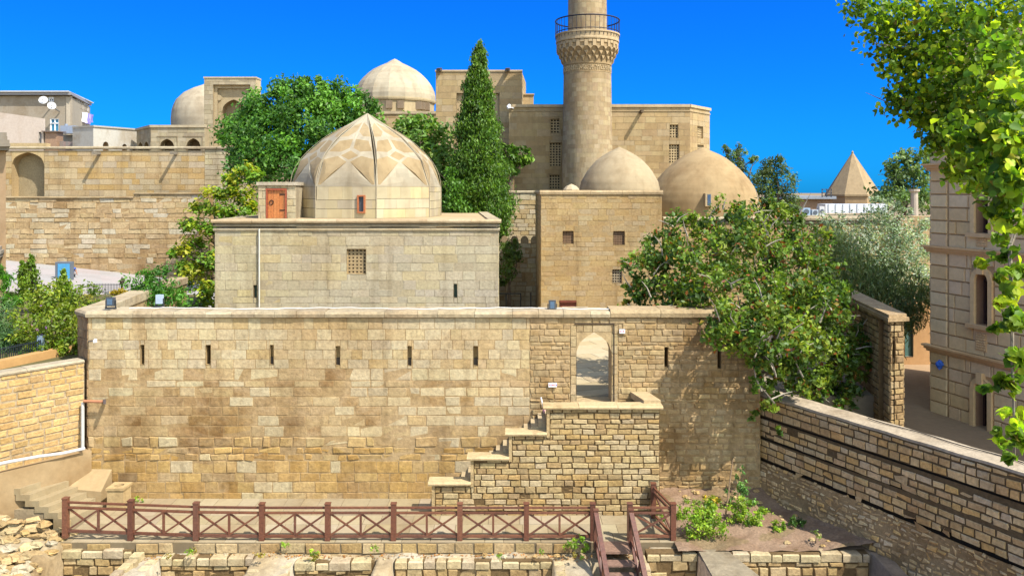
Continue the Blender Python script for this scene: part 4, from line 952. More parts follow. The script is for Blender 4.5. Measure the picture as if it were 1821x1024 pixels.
for q, hh_ in ((PW,hp),(PC,hc)):
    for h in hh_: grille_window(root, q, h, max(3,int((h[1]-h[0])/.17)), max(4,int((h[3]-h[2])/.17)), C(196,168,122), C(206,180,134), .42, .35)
def spout(parent, W_, px, py, ln=1.1, col=C(96,82,64,1)):
    u_ = W_.u(px); z_ = W_.z(py, px); m = MB(); fbar(m, W_.fn, u_-.09, u_+.09, z_-.1, z_+.1, -.1, ln, col); return m.build('spout', M_plas, parent)
spout(root, PW, 1139, 200, .9)
# portal block
YO = 60.0; PO = Wall((XX(775,YO),YO),(XX(928,YO),YO),3,ZZ(128,YO),6); m = MB(); ho_ = PO.rect(812,166,888,360); PO.body(m, PMORT, [ho_]); ashlar(m, PO.fn, 0, PO.L, 3, PO.z1, (.35,.5), (.6,1.4), pp, [ho_], gap=.012, dep=.01, dj=.003, bev=.006, seed=223)
OS = Wall((XX(928,YO),YO),(XX(928,YO)+.4,YO+6),3,PO.z1,.3); ashlar(m, OS.fn, 0, OS.L, 3, PO.z1, (.35,.5), (.6,1.4), pp, gap=.012, dep=.01, seed=224)
for q in (PO,): fbar(m, q.fn, -.05, q.L+.05, q.z1+.002, q.z1+.14, -6, .08, C(208,184,144))
po = m.build('portal_block', M_far, root)
m = MB(); f3 = lambda u,v,d: PO.fn(u,v,d-.25); recess(m, PO.fn, ho_, .25, C(150,126,92), None); a,b,c,d = ho_; ai = (a+.45, b-.25, c, PO.z(192,850))
backing(m, f3, a, b, c, d, C(200,174,132), [ai]); arch(m, f3, ai, PO.z(240,850), 2.2, C(200,174,132), C(190,164,124), C(176,150,112), d0=.0, R=1.5, rear=False); m.build('portal_arch', M_far, po)
for px in (783,904): m = MB(); u_ = PO.u(px); m.bar(PO.fn(u_,PO.z1+.2,.05), PO.fn(u_-.1,PO.z1+.05,.7), .28, .2, C(58,54,50,1)); m.build('floodlight', M_paint, po)
m = MB(); m.box(XX(920,62),XX(949,62),62,66,10,ZZ(169,62),C(204,176,130)); m.box(XX(920,62)-.05,XX(950,62),61.9,66,ZZ(169,62)+.002,ZZ(167,62),C(212,186,144)); m.build('rear_block', M_far, root)
m = MB(); p = P(905,190,56.6); m.rock(p,.17,C(225,222,218,.8),6,8,(1,1,1),2); m.bar(p, p+Vector((.5,.6,-.1)),.08,.08,C(225,222,218,.8)); m.build('security_camera', M_paint, label='white security camera at the corner of the palace portal block', cat='camera')
# white palace dome with drum
root = thing('palace_dome_hall', 'great pale faceted dome on a windowed drum rising behind the trees', 'building', (XX(702,78),78,13))
d1 = dome(root, 702, 78, [(181,72.5),(172,72.5),(164,70.5),(156,67),(148,62),(140.7,56),(132,47),(125,38),(118,25),(113,14),(109,8),(105,.6)], C(212,196,164,.5,.45), n=16)
d1.data.polygons.foreach_set('use_smooth', [False]*len(d1.data.polygons))
m = MB(); kk = 78/F; cx = XX(702,78); zt2 = lambda y: ZZ(y,78)
m.lathe(cx,78,[(70*kk,zt2(206)),(70*kk,zt2(185.5)),(72.5*kk,zt2(185)),(73.5*kk,zt2(182.5)),(73.5*kk,zt2(180)),(72*kk,zt2(179.6))],16,C(208,186,144,.52)); dr_ = m.build('drum', M_dome, root)
m = MB()
for px in (681,703,722,750,755,762):
    p = P(px,193,78); ang = math.asin(max(-.99,min(.99,(px-702)/70))); q = Vector((cx+70*kk*math.sin(ang), 78-70*kk*math.cos(ang), p.z)); m.box(q.x-.3,q.x+.3,q.y-.15,q.y+.5,zt2(200),zt2(187),C(120,104,84,1)); m.build('window', M_far, dr_); m = MB()
m = MB(); Hh = Wall((XX(640,73),73),(XX(778,73),73),12,ZZ(203,73),3); Hh.body(m, PMORT); ashlar(m, Hh.fn, 0, Hh.L, 12, Hh.z1, (.35,.5), (.6,1.4), pp, gap=.012, dep=.01, seed=226); fbar(m, Hh.fn, -.1, Hh.L+.1, Hh.z1+.002, Hh.z1+.25, -3, .12, C(204,184,148)); m.build('wall', M_far, root)
# left portal, dome, arcade
root = thing('divan_pavilion', 'pavilion with a tall framed portal, low arcade and half-hidden pale dome at the upper left', 'building', (XX(380,72),72,13.3))
GP = [C(190,174,142,a=.4), C(182,166,134,a=.4), C(197,180,146,a=.3), C(176,160,130,a=.5)]
YQ = 72.0; Q = Wall((XX(363,YQ),YQ),(XX(455,YQ),YQ),12.5,ZZ(140,YQ),1.4); hq = Q.rect(379,151,445,275); m = MB(); Q.body(m, C(172,154,122), [hq]); ashlar(m, Q.fn, 0, Q.L, 12.5, Q.z1, (.35,.5), (.5,1.2), pal(GP,.04), [hq], gap=.014, dep=.01, dj=.004, seed=230)
QS = Wall((XX(455,YQ),YQ),(XX(464,YQ+1.4),YQ+1.4),12.5,Q.z1,.2); QS.body(m, C(210,188,146)); fbar(m, Q.fn, -.05, Q.L+.05, Q.z1+.002, Q.z1+.16, -1.4, .06, C(196,180,148)); po = m.build('portal', M_far, root)
m = MB(); recess(m, Q.fn, hq, .3, C(170,150,116), None); a,b,c,d = hq; h2 = (a+.28,b-.28,c,d-.3); f4 = lambda u,v,q: Q.fn(u,v,q-.3); backing(m, f4, a,b,c,d, C(196,176,138,a=.4), [h2]); recess(m, f4, h2, .2, C(160,140,108), None, 0); f5 = lambda u,v,q: Q.fn(u,v,q-.5)
ai = Q.rect(390,176,434,275); backing(m, f5, *h2, C(188,168,130,a=.4), [ai]); arch(m, f5, ai, Q.z(200,410), 2.0, C(188,168,130), C(170,148,112), C(120,104,80), 0, 1.5, False)
for px in (386,434): q_ = f5(Q.u(px), Q.z(173,px), .03); m.tube([(q_[0],q_[1]+.05,q_[2]),(q_[0],q_[1]-.08,q_[2])], .28, 10, C(196,176,138))
m.build('portal_arch', M_far, po)
dome(root, 367, 79, [(228,58),(213,58.5),(197.6,57),(188,54),(179,50),(166,37.5),(158,23),(152,8),(148,.5)], C(210,194,164,.5,.45), n=16)
AR = Wall((XX(268,71),71),(XX(364,71),71),12.5,ZZ(227,71),1.2); ALf = Wall((XX(243,75),75),(XX(268,71),71),12.5,ZZ(227,71),1.2); m = MB(); hr = [AR.rect(284,247,310,272), AR.rect(331,246,357,272)]; hf = [ALf.rect(246,253,254,272), ALf.rect(256,252,265,272)]
for q, hh_ in ((AR,hr),(ALf,hf)):
    q.body(m, C(182,164,130), hh_); ashlar(m, q.fn, 0, q.L, 12.5, q.z1, (.35,.45), (.5,1.2), pal(GP,.04), hh_, gap=.012, dep=.01, seed=231)
    for h in hh_: arch(m, q.fn, h, h[3]-(h[3]-h[2])*.55, 1.0, C(188,170,136), C(150,132,102), C(112,92,66), .02, 1.6, False, 10)
    fbar(m, q.fn, -.05, q.L+.05, q.z1+.002, q.z1+.22, -1.2, .12, C(196,180,148))
for x0_, x1_ in ((279,316),(325,361)): fbar(m, AR.fn, AR.u(x0_), AR.u(x1_), AR.z(243.5,300), AR.z(242,300), 0, .05, C(160,142,112)); fbar(m, AR.fn, AR.u(x1_)-.06, AR.u(x1_), AR.z(275,300), AR.z(243.6,300), 0, .05, C(160,142,112))
m.build('arcade', M_far, root)

# ================================================================ LEFT TERRACE WALLS
UTW = [C(212,182,130,a=.4), C(204,172,118,a=.5), C(216,188,140,a=.3), C(198,172,126,a=.5), C(206,184,146,a=.4), C(208,170,104,a=.4)]
YU = 64.0; U = Wall((XX(-30,YU),YU),(XX(442,YU),YU),8,ZZ(268,YU),3.6); root = thing('upper_terrace_wall', 'upper sandstone terrace wall with an arched niche and water spouts at the left', 'wall', (XX(200,YU),YU,9.6))
hn = U.rect(21,271,79,353); m = MB(); U.body(m, C(184,156,108,a=.4), [hn]); ashlar(m, U.fn, 0, U.u(364), 8, U.z1, (.35,.55), (.5,1.3), pal(UTW,.05), [hn], gap=.016, dep=.015, dj=.006, bev=.01, jit=.006, seed=240); ashlar(m, U.fn, U.u(364), U.L, 8, U.z1+.1, (.35,.55), (.5,1.3), pal(GREY,.04), gap=.016, dep=.03, seed=241)
m.build('masonry', M_ash, root); m = MB(); arch(m, U.fn, hn, U.z(292,50), 1.7, C(208,180,128), C(196,168,120), C(178,152,110), .02, 1.45, False)
m.build('niche', M_ash, root); m = MB(); h2 = (hn[1]-1.6, hn[1]-.9, hn[2], U.z(322,60)); fbar(m, lambda u,v,d: U.fn(u,v,d-1.7), *h2, 0, .1, C(150,96,66,.8)); m.build('niche_door', M_wood, root)
m = MB(); coping(m, U, 0, U.L, U.z1+.11, .22, .16, .8, COPE, (1.2,2.4), seed=242, jit=.006); fbar(m, U.fn, U.u(0), U.u(82), U.z1+.34, U.z1+.6, -.6, .1, C(204,178,130)); m.build('coping', M_ash, root)
for px in (178,314): spout(root, U, px, 273, 1.1, C(130,120,104,.8))
YL = 62.0; LT = Wall((XX(-40,YL),YL),(XX(372,YL),YL),-1,ZZ(353,YL),.9); root = thing('lower_terrace_wall', 'battered lower terrace wall of flaking stone above the sloping road', 'wall', (XX(160,YL),YL,3.5))
def plt_(u, v, r):
    c = pal([C(220,190,138,a=.5), C(213,180,126,a=.6), C(224,196,148,a=.4), C(206,172,120,a=.6), C(226,210,176,a=.3)],.06)(u,v,r)
    if v < 4.9 + .5*math.sin(u*.35) and noise.noise(Vector((u*.12, v*.3, 8))) > -.1: c = (c[0]*.8,c[1]*.75,c[2]*.68,.8)
    return c
m = MB(); LT.body(m, C(190,158,110,a=.5)); ashlar(m, LT.fn, 0, LT.L, 2.4, LT.z1, (.3,.55), (.5,1.4), plt_, gap=.016, dep=.03, dj=.025, bev=.02, jit=.035, ero=.1, seed=250)
ur = LT.u(238); ashlar(m, LT.fn, ur, LT.L, LT.z1, LT.z1+.3, (.3,.31), (.5,1.2), plt_, gap=.02, dep=.03, seed=251); m.box(LT.fn(ur,0,0)[0], LT.fn(LT.L,0,0)[0], YL+.01, YL+.8, LT.z1, LT.z1+.3, C(190,160,112)); m.build('masonry', M_wall, root)
m = MB(); ucop = [C(186,160,116,a=.7), C(178,154,112,a=.7)]
coping(m, LT, 0, ur, LT.z1+.002, .14, .12, 1.4, ucop, (1,2), seed=252); LT2 = Wall(LT.A, LT.B, 0, 0, .9); coping(m, LT2, ur, LT.L, LT.z1+.303, .14, .12, 1.4, ucop, (1,2), seed=253); m.build('coping', M_ash, root)

# ================================================================ HOUSES AT UPPER LEFT
root = thing('grey_house', 'grey rendered house with a thin flat roof and blue framed window at the upper left', 'house', (XX(60,86),86,13.3))
H1 = Wall((XX(-60,86),86),(XX(125,86),86),12.5,ZZ(171,86),.4); H2 = Wall((XX(125,86),86),(XX(160,96),96),12.5,ZZ(171,86)-.1,.4); hw_ = [H1.rect(89,211,105,235), H1.rect(86,173,96,181)]; h2_ = [H2.rect(138,176,147,193), H2.rect(149,180,157,197)]
m = MB(); H1.body(m, C(186,172,150,.52,.6), hw_); H2.body(m, C(200,186,164,.52,.5), h2_); m.prism([(XX(-60,86),86.4),(XX(124,86),86.4),(XX(159,96),96),(XX(-60,96),96)],12.5,ZZ(173,86),C(180,168,148)); m.build('wall', M_plas, root)
m = MB(); zt3 = ZZ(170,86); m.prism([(XX(-60,86),85.5),(XX(127,85.5),85.5),(XX(163,96.3),96.3),(XX(-60,97),97)], zt3, zt3+.3, C(150,146,142,.7)); m.prism([(XX(-60,86),85.3),(XX(122,85.3),85.3),(XX(162,96),96.6),(XX(-60,97),97)], zt3+.31, zt3+.42, C(206,204,200,.7)); m.build('roof', M_paint, root)
for q, h, bc in ((H1,hw_[0],C(60,130,160,.7)),(H1,hw_[1],C(90,92,96,.7)),(H2,h2_[0],C(150,170,190,.7)),(H2,h2_[1],C(150,170,190,.7))):
    m = MB(); recess(m, q.fn, h, .15, C(200,196,190), bc); wn = m.build('window', M_paint, root); a,b,c,d = h; m = MB(); wc = C(236,236,236,.8); e = .1
    for t in [(a,a+e,c,d),(b-e,b,c,d),((a+b)/2-e/2,(a+b)/2+e/2,c+e,d-e),(a+e,b-e,c,c+e),(a+e,b-e,d-e,d),(a+e,b-e,c+(d-c)*.62,c+(d-c)*.62+e)]: fbar(m, q.fn, *t, -.14, -.05, wc)
    m.build('frame', M_paint, wn)
def dish(px, py, rp, lab, lean):
    Y = 84.6; p = P(px,py,Y); R_ = rp/F*Y; t = thing('satellite_dish', lab, 'satellite dish', p); ax = Vector((lean,-.9,.35)).normalized(); e1 = ax.cross(Vector((0,0,1))).normalized(); e2 = e1.cross(ax); m = MB()
    rings = [(0,-.22),(.35,-.19),(.7,-.1),(1,0)]; n = 20; vs = []
    for rr_, dd_ in rings:
        for i in range(n): a_ = 2*math.pi*i/n; vs.append(p + (e1*math.cos(a_)+e2*math.sin(a_))*R_*rr_ + ax*dd_*R_)
    fs = [(j*n+i, j*n+(i+1) % n, (j+1)*n+(i+1) % n, (j+1)*n+i) for j in range(3) for i in range(n)]; m.add(vs, fs, C(226,224,220,.62)); m.build('reflector', M_paint, t)
    m = MB(); m.tube([p-ax*R_*.2, p-ax*R_*.5, p+Vector((.1,1.3,-.5))], .07, 6, C(120,118,114,.8)); m.tube([p-e2*R_*.8, p+ax*R_*.75], .035, 5, C(120,118,114,.8)); m.tube([p+ax*R_*.7,p+ax*R_*.95], .09, 6, C(220,218,214,.8)); m.build('arm', M_paint, t)
dish(77,178,7.3,'larger upper white satellite dish on the grey house wall',.3); dish(92,188,7,'lower right white satellite dish on the grey house wall',.6)
root = thing('laundry_line', 'white and violet laundry hanging outside the grey house side windows', 'laundry', P(152,205,93))
m = MB(); m.bar(P(138,198,90.2), P(160,203,97), .05, .05, C(120,116,110,.8)); m.build('line', M_paint, root); m = MB(); r = random.Random(5)
for i in range(9):
    t = i/9; p = P(146,200,91.5).lerp(P(159,204,95.5),t); hgt = r.uniform(.7,1.3); c = r.choice([C(220,214,232,.75),C(120,110,180,.7),C(236,234,238,.8),C(150,140,200,.7)]); q = p+Vector((.28,.5,0))
    n_ = 4
    for j in range(n_):
        f_ = lambda a, b: (p.lerp(q,a)+Vector((.05*math.sin(b*5+i),-.04*math.sin(a*6+b*3),-hgt*b)))
        m.poly([f_(0,(j+1)/n_),f_(1,(j+1)/n_),f_(1,j/n_),f_(0,j/n_)], c)
m.build('clothes', M_paint, root)
root = thing('white_house', 'pale pinkish flat rendered house at the far upper left edge', 'house', (XX(30,74),74,13.3)); H3 = Wall((XX(-60,74),74),(XX(77,74),74),12.5,ZZ(211,74),.3); m = MB(); hh3 = [H3.rect(69,235,74,258)]
H3.body(m, C(232,214,196,.5,.25), hh3); m.add([H3.fn(0,H3.z1,0),H3.fn(H3.L,H3.z1,0),H3.fn(0,ZZ(192,74),0),H3.fn(0,H3.z1,-.3),H3.fn(H3.L,H3.z1,-.3),H3.fn(0,ZZ(192,74),-.3)],[(0,1,2),(4,3,5),(1,4,5,2)],C(232,214,196,.5,.3)); m.build('wall', M_plas, root); m = MB(); recess(m, H3.fn, hh3[0], .2, C(200,190,176), C(110,112,116,1)); m.build('window', M_paint, root)
root = thing('plaster_annex', 'low pale plastered annex with three small arched windows beside the pavilion', 'house', (XX(205,73),73,13.3)); H4 = Wall((XX(166,72),72),(XX(244,76),76),12.5,ZZ(226,72),3); m = MB(); h4 = [H4.rect(183,252,193,268),H4.rect(217,256,226,268),H4.rect(236,259,242,270)]; H4.body(m, C(206,200,186,.58,.7), h4); fbar(m, H4.fn, -.05, H4.L, H4.z1+.002, H4.z1+.15, -3, .1, C(190,182,166)); m.build('wall', M_plas, root)
for h in h4: m = MB(); arch(m, H4.fn, h, h[3]-.3, .4, C(204,198,184), C(170,150,120), C(150,118,84), .01, 1.05, False, 8); m.build('window', M_plas, root)
m = MB(); H5 = Wall((XX(100,78),78),(XX(168,78),78),12.5,ZZ(240,78),2); H5.body(m, C(190,182,166,.55,.6)); m.build('grey_shed', M_plas, label='low grey shed wall under the water tank, between grey house and annex', cat='shed')
m = MB(); r = random.Random(6)
for i in range(26): x = 106+i*2.35; m.box(XX(x,74.4),XX(x+2.1,74.4),74.4,74.46,12.6,ZZ(251+i*.15+r.uniform(-.6,.6),74.4),C(140+r.randint(-8,8),124,116,.7))
m.bar(P(104,258,74.5),P(167,260,74.5),.06,.1,C(120,108,100,.7)); m.build('plank_fence', M_wood, label='grey-brown plank fence in front of the low grey shed', cat='fence')
m = MB(); p = P(125,238,77.5); m.box(p.x-.7,p.x+.7,p.y-.5,p.y+.5,p.z,p.z+.75,C(150,160,176,.7)); m.tube([(p.x-.4,p.y,p.z+.75),(p.x-.4,p.y,p.z+.95)],.15,8,C(140,150,166,.7)); m.build('water_tank', M_paint, label='small blue-grey metal water tank on the shed roof', cat='tank')
m = MB(); p = P(92,240,74); m.box(p.x-.6,p.x+.5,p.y,p.y+1,12.6,p.z+.25,C(168,134,104,.6)); m.prism([(p.x-.8,p.y-.3),(p.x+.7,p.y-.3),(p.x+.7,p.y+1.2),(p.x-.8,p.y+1.2)],p.z+.26,p.z+.36,C(120,104,92,.7)); m.build('wooden_shack', M_wood, label='small orange-brown wooden shack right of the white house', cat='shack')

# ================================================================ TOWN HOUSE AT LEFT EDGE
root = thing('town_house', 'ornate stone town house corner with balcony and cornices, cut by the left edge', 'building', (XX(-20,40),40,4)); m = MB(); xe = XX(10.5,40); cs = C(206,172,130,.55,.4)
PR = lambda o_: [(xe-6,40-o_),(xe+o_,40-o_),(xe+o_-4.6,46),(xe-9,46)]
m.prism(PR(0),3.5,ZZ(268,40),cs); m.build('wall', M_plas, root)
m = MB(); gc = C(176,164,144,.55,.5)
for i,(y1_,y2_,o_) in enumerate([(268,262,.45),(262,257,.62),(257,250,.5),(250,243,.2),(243,236,.12)]): m.prism(PR(o_),ZZ(y1_,40)+.001,ZZ(y2_,40),gc)
m.build('upper_cornice', M_plas, root); m = MB()
for i,(y1_,y2_,o_) in enumerate([(462,455,.22),(455,449,.36),(449,443,.42),(443,437,.3)]): m.prism([(xe-6,39.4-o_),(xe+o_,39.4-o_),(xe+o_-.6,40.2),(xe-6,40.2)],ZZ(y1_,40)+.001,ZZ(y2_,40),gc)
m.build('balcony_slab', M_plas, root); m = MB(); ci = C(40,36,36,1); zb1, zb2 = ZZ(437,39.6), ZZ(391,39.6)
for i in range(16): x = xe+.05-.14*i; m.bar((x,39.3,zb1),(x,39.3,zb2),.025,.025,ci); m.tube([(x-.07+.05*math.cos(t),39.3,zb1+.6+.12*math.sin(t)) for t in [i_*.6 for i_ in range(11)]],.012,4,ci)
m.bar((xe-2.4,39.3,zb2),(xe+.1,39.3,zb2),.05,.05,ci); m.bar((xe-2.4,39.3,zb1+.15),(xe+.1,39.3,zb1+.15),.04,.04,ci); m.build('balcony_railing', M_iron, root)

# ================================================================ RIGHT TOWN BUILDING
RD = Vector((.279,-.960)).normalized(); RA2 = Vector((XX(1656,30),30.0)); RBD = Wall(RA2, RA2+RD*9, 1.4, 16, .6)
root = thing('rusticated_house', 'tall pinkish ashlar house with cornices and arched windows at the right edge', 'building', (RA2.x, RA2.y, 1.9))
RC = [C(240,204,146,.84,.3), C(236,198,138,.84,.3), C(244,210,154,.84,.25), C(238,202,148,.84,.3)]
wa = RBD.rect(1737,350,1762,415); wb = RBD.rect(1737,485,1761,578); wc_ = RBD.rect(1736,680,1760,768); wd_ = RBD.rect(1737,180,1762,300)
hset = [wa,wb,wc_,wd_]; m = MB(); RBD.body(m, C(200,166,118,.8), hset); ug = RBD.u(1687)
zc1, zc2 = RBD.z(446,1700), RBD.z(628,1700)
for (a,b) in ((1.4,zc2-.12),(zc2+.12,zc1-.1),(zc1+.1,ZZ(300,30)),(ZZ(300,30)+.1,16)):
    n_ = max(1,round((b-a)/.47)); ch_ = (b-a)/n_
    for u0_, u1_, bl_ in ((0,ug-.03,(5,6)),(ug+.05,RBD.L,(.55,1.15))):
        ashlar(m, RBD.fn, u0_, u1_, a, b, (ch_,ch_), bl_, pal(RC,.04), [(h[0]-.2,h[1]+.2,h[2]-.02,h[3]+.22) for h in hset], gap=.03, dep=.06, dj=.003, bev=.02, jit=.002, seed=260)
RG = Wall((RA2.x+3.9, RA2.y+6),(RA2.x,RA2.y),1.4,16,.4); RG.body(m, C(206,166,124,.66)); ashlar(m, RG.fn, 0, RG.L, 1.4, 16, (.45,.48), (.6,1.1), pal(RC,.04), gap=.03, dep=.05, seed=261)
m.build('wall', M_plas, root)
m = MB()
for z_ in (zc2, zc1, ZZ(300,30)+.05):
    for dz, o_, hh_ in ((-.13,.1,.09),(-.04,.18,.1),(.062,.26,.07)): fbar(m, RBD.fn, -.1-o_*.5, RBD.L, z_+dz, z_+dz+hh_-.002, 0, o_, C(236,192,134,.8,.4))
m.build('cornice', M_plas, root)
for h in hset:
    a,b,c,d = h; m = MB(); arched = h in (wb,wc_,wd_); sp_ = d-(b-a)/2
    if arched: arch(m, RBD.fn, h, sp_, .4, C(236,196,140,.82), C(196,152,112,.66), C(34,30,30,1), .03, 1.001, False, 16)
    else: recess(m, RBD.fn, h, .4, C(206,162,120,.66), C(34,30,30,1), .03)
    pts = [(u,v) for u, v in arch_pts(a,b,sp_,d,16,1.001)] if arched else [(a,d),(b,d)]
    mm = lambda u, v, e: ((u-(a+b)/2)*(1+e/((b-a)/2))+(a+b)/2, sp_+(v-sp_)*(1+e/((b-a)/2)) if arched else v+e)
    if arched:
        for (u1,v1),(u2,v2) in zip(pts,pts[1:]):
            o1, o2 = mm(u1,v1,.17), mm(u2,v2,.17)
            m.add([RBD.fn(u1,v1,.13),RBD.fn(u2,v2,.13),RBD.fn(*o2,.13),RBD.fn(*o1,.13),RBD.fn(*o1,0),RBD.fn(*o2,0),RBD.fn(u1,v1,.0),RBD.fn(u2,v2,0)],[(0,1,2,3),(3,2,5,4),(6,7,1,0)],C(238,200,142,.82,.3))
        fbar(m, RBD.fn, (a+b)/2-.12, (a+b)/2+.12, d-.05, d+.34, 0, .2, C(238,200,144,.82))
    for s0, s1 in ((a-.17,a),(b,b+.17)): fbar(m, RBD.fn, s0, s1, c, sp_ if arched else d, 0, .13, C(238,200,142,.82,.3))
    fbar(m, RBD.fn, a-.3, b+.3, c-.14, c, 0, .22, C(230,190,136,.8,.4)); wn = m.build('window', M_plas, root)
    m = MB(); mid = (a+b)/2
    for t in [(a+.02,a+.1,c,sp_),(b-.1,b-.02,c,sp_),(mid-.04,mid+.04,c,d-.1),(a+.1,b-.1,c,c+.09),(a+.1,b-.1,sp_-.05,sp_+.05)]: fbar(m, RBD.fn, *t, -.36, -.28, C(74,50,38,.8))
    m.build('frame', M_wood, wn)
for h in (RBD.rect(1737,592,1757,624), RBD.rect(1738,424,1758,439)):
    m = MB(); a,b,c,d = h; fbar(m, RBD.fn, a, b, c, d, 0, .075, C(226,186,132,.8)); r = random.Random(3); z = c+.06
    while z < d-.06:
        u_ = a+.05
        while u_ < b-.06: q = r.uniform(.03,.07); fbar(m, RBD.fn, u_, min(u_+q,b-.04), z, z+.03+r.random()*.03, .06, .1, C(240,206,150,.84)); u_ += q+.025
        z += .085
    m.build('carved_panel', M_plas, root)
m = MB(); p = Vector(RBD.fn(RBD.u(1679), RBD.z(648,1679), .2)); m.rock(p,.13,C(50,100,190,.8),6,10,(1,1,1.3),4); m.bar(p+Vector((0,0,.1)), Vector(RBD.fn(RBD.u(1679), RBD.z(644,1679), 0)),.05,.05,C(60,70,90,.8)); m.build('wall_lamp', M_paint, label='small blue wall lamp on the rusticated house above the alley', cat='lamp')

# ================================================================ FAR RIGHT BACKGROUND
root = thing('pyramid_tomb', 'faceted tomb with a steep pyramidal stone roof on the right skyline', 'building', (XX(1521,76),76,6)); kk = 76/F; cx = XX(1516,76); zf2 = lambda y: ZZ(y,76)
m = MB(); m.lathe(cx,76,[(46*kk,zf2(420)),(46*kk,zf2(349))],8,C(188,158,118,.58,.4),ph=.12); m.build('drum', M_far, root)
m = MB(); m.lathe(cx,76,[(48*kk,zf2(349)),(48*kk,zf2(346)),(1.2*kk,zf2(272))],8,lambda i,k_: C(190,164,124,.52,.5),ph=.12); m.lathe(cx,76,[(1.6*kk,zf2(274)),(2.2*kk,zf2(271)),(.3*kk,zf2(268))],8,C(190,164,124,.6)); m.build('pyramid_roof', M_far, root)
root = thing('low_town_house', 'low beige house with a grey roof edge left of the pyramid tomb', 'house', (XX(1450,68),68,8)); m = MB(); m.box(XX(1405,68),XX(1480,68),68,74,5,ZZ(354,68),C(196,160,130,.5)); m.build('wall', M_plas, root); m = MB(); m.box(XX(1400,68),XX(1484,68),67.6,74.4,ZZ(354,68)+.002,ZZ(349,68),C(160,168,178,.6)); m.build('roof', M_paint, root)
m = MB()
for x in (1462,1470,1478): m.bar(P(x,351,66),P(x,336,66),.06,.06,C(70,76,86,1))
for y in (337,343,349): m.bar(P(1461,y,66),P(1479,y,66),.06,.06,C(70,76,86,1))
m.build('roof_frame', M_iron, label='small dark metal frame on the low house roof by the pyramid tomb', cat='frame')
YG = 52.0; root = thing('white_tank', 'long white metal container lying on the flat roof below the pyramid tomb', 'container', (XX(1520,YG),YG,9)); m = MB(); zt5, zb5 = ZZ(363,YG), ZZ(379,YG)
m.box(XX(1468,YG),XX(1578,YG),YG,YG+1.4,zb5,zt5,C(226,230,236,.6))
for i in range(9): x = XX(1468,YG)+.2+i*.47; m.box(x-.03,x+.03,YG-.04,YG,zb5,zt5,C(200,206,214,.55))
m.build('body', M_paint, root)
for i,(x,y,wd_,hh_,lab) in enumerate([(1434,383,14,13,'blue-grey air conditioner unit furthest left on the bath house roof'),(1450,383,11,10,'small pale air conditioner unit in the middle of the roof units'),(1462,384,9,17,'narrow upright grey vent box next to the white container')]):
    t = thing('roof_unit', lab, 'air conditioner', P(x,y,50)); w2 = wd_/F*50/2; p = P(x,y,50); h_ = hh_/F*50; m = MB(); m.box(p.x-w2,p.x+w2,p.y,p.y+.5,p.z,p.z+h_,C(150+25*i,176+12*i,200,.65)); m.build('casing', M_paint, t); m = MB(); m.tube([(p.x,p.y-.03,p.z+h_*.5),(p.x,p.y+.02,p.z+h_*.5)],min(w2,h_/2)*.75,12,C(70,80,92,.8)); m.build('fan', M_paint, t)
m = MB(); p = P(1626,382,48); m.lathe(p.x,p.y,[(.22,p.z-.5),(.2,p.z+1.35),(.3,p.z+1.42),(.3,p.z+1.55)],12,C(206,190,170,.6)); m.build('stone_column', M_far, label='slim pale stone column standing on the roof left of the rusticated house', cat='column')
m = MB(); EW = Wall((XX(1600,42.4),42.4),(XX(1662,42.4),42.4),2,ZZ(384,42.4),.4); EW.body(m, C(214,184,140,a=.4)); ashlar(m, EW.fn, 0, EW.L, 2, EW.z1, (.25,.35), (.4,.8), pal(PALA,.05), dep=.015, gap=.012, seed=270); m.build('sunlit_wall', M_ash, label='bright sunlit wall strip behind the silvery tree beside the rusticated house', cat='wall')

# ================================================================ GAP BETWEEN MAUSOLEUM AND HALL
m = MB(); G1 = Wall((XX(860,54),54),(XX(1000,54),54),3,ZZ(344,54),.6); G1.body(m, MORT); ashlar(m, G1.fn, 0, G1.L, 3, G1.z1, (.25,.4), (.3,.8), pal(UP,.06), gap=.02, dep=.03, dj=.015, jit=.012, ero=.1, seed=280); coping(m, G1, 0, G1.L, G1.z1+.002, .18, .1, .7, COPE, seed=281)
m.build('minaret_terrace_wall', M_ash, label='pale terrace wall below the minaret, seen between mausoleum and square hall', cat='wall')
m = MB(); YK = 47.5; G2 = Wall((XX(862,YK),YK),(XX(963,YK),YK),3,ZZ(433,YK),.35); G2.body(m, MORT); ashlar(m, G2.fn, 0, G2.L, 3, G2.z1, (.22,.36), (.3,.7), pal(GREY,.07), gap=.03, dep=.04, dj=.02, jit=.015, ero=.1, seed=282)
px = 890
while px < 962:
    u0_, u1_ = G2.u(px), G2.u(px+14); mid = (u0_+u1_)/2; pts = [(u0_,G2.z1)] + [(mid-(u1_-u0_)/2*math.cos(t), G2.z1+.16+.28*math.sin(t)) for t in [math.pi*i/8 for i in range(9)]] + [(u1_,G2.z1)]
    fr_ = [G2.fn(u,v,.02) for u,v in pts]; bk = [G2.fn(u,v,-.33) for u,v in pts]; n_ = len(pts); m.add(fr_+bk, [tuple(range(n_-1,-1,-1)), tuple(range(n_,2*n_))]+[(i,(i+1) % n_,n_+(i+1) % n_,n_+i) for i in range(n_)], C(180,156,118,.55)); px += 18
m.build('crenellated_wall', M_ash, label='low wall with rounded merlons in the shaded gap beside the square hall', cat='wall')
root = thing('yard_railing', 'black metal handrail in the shaded gap between mausoleum and square hall', 'railing', P(910,545,42)); m = MB(); ci = C(30,32,36,1)
for a,b in ((P(886,522,42),P(926,522,42)),(P(926,521.6,42),P(926,552,42)),(P(944,520,42),P(944,556,42)),(P(900,522,42),P(900,552,42))): m.bar(a,b,.06,.06,ci)
m.build('frame', M_iron, root)

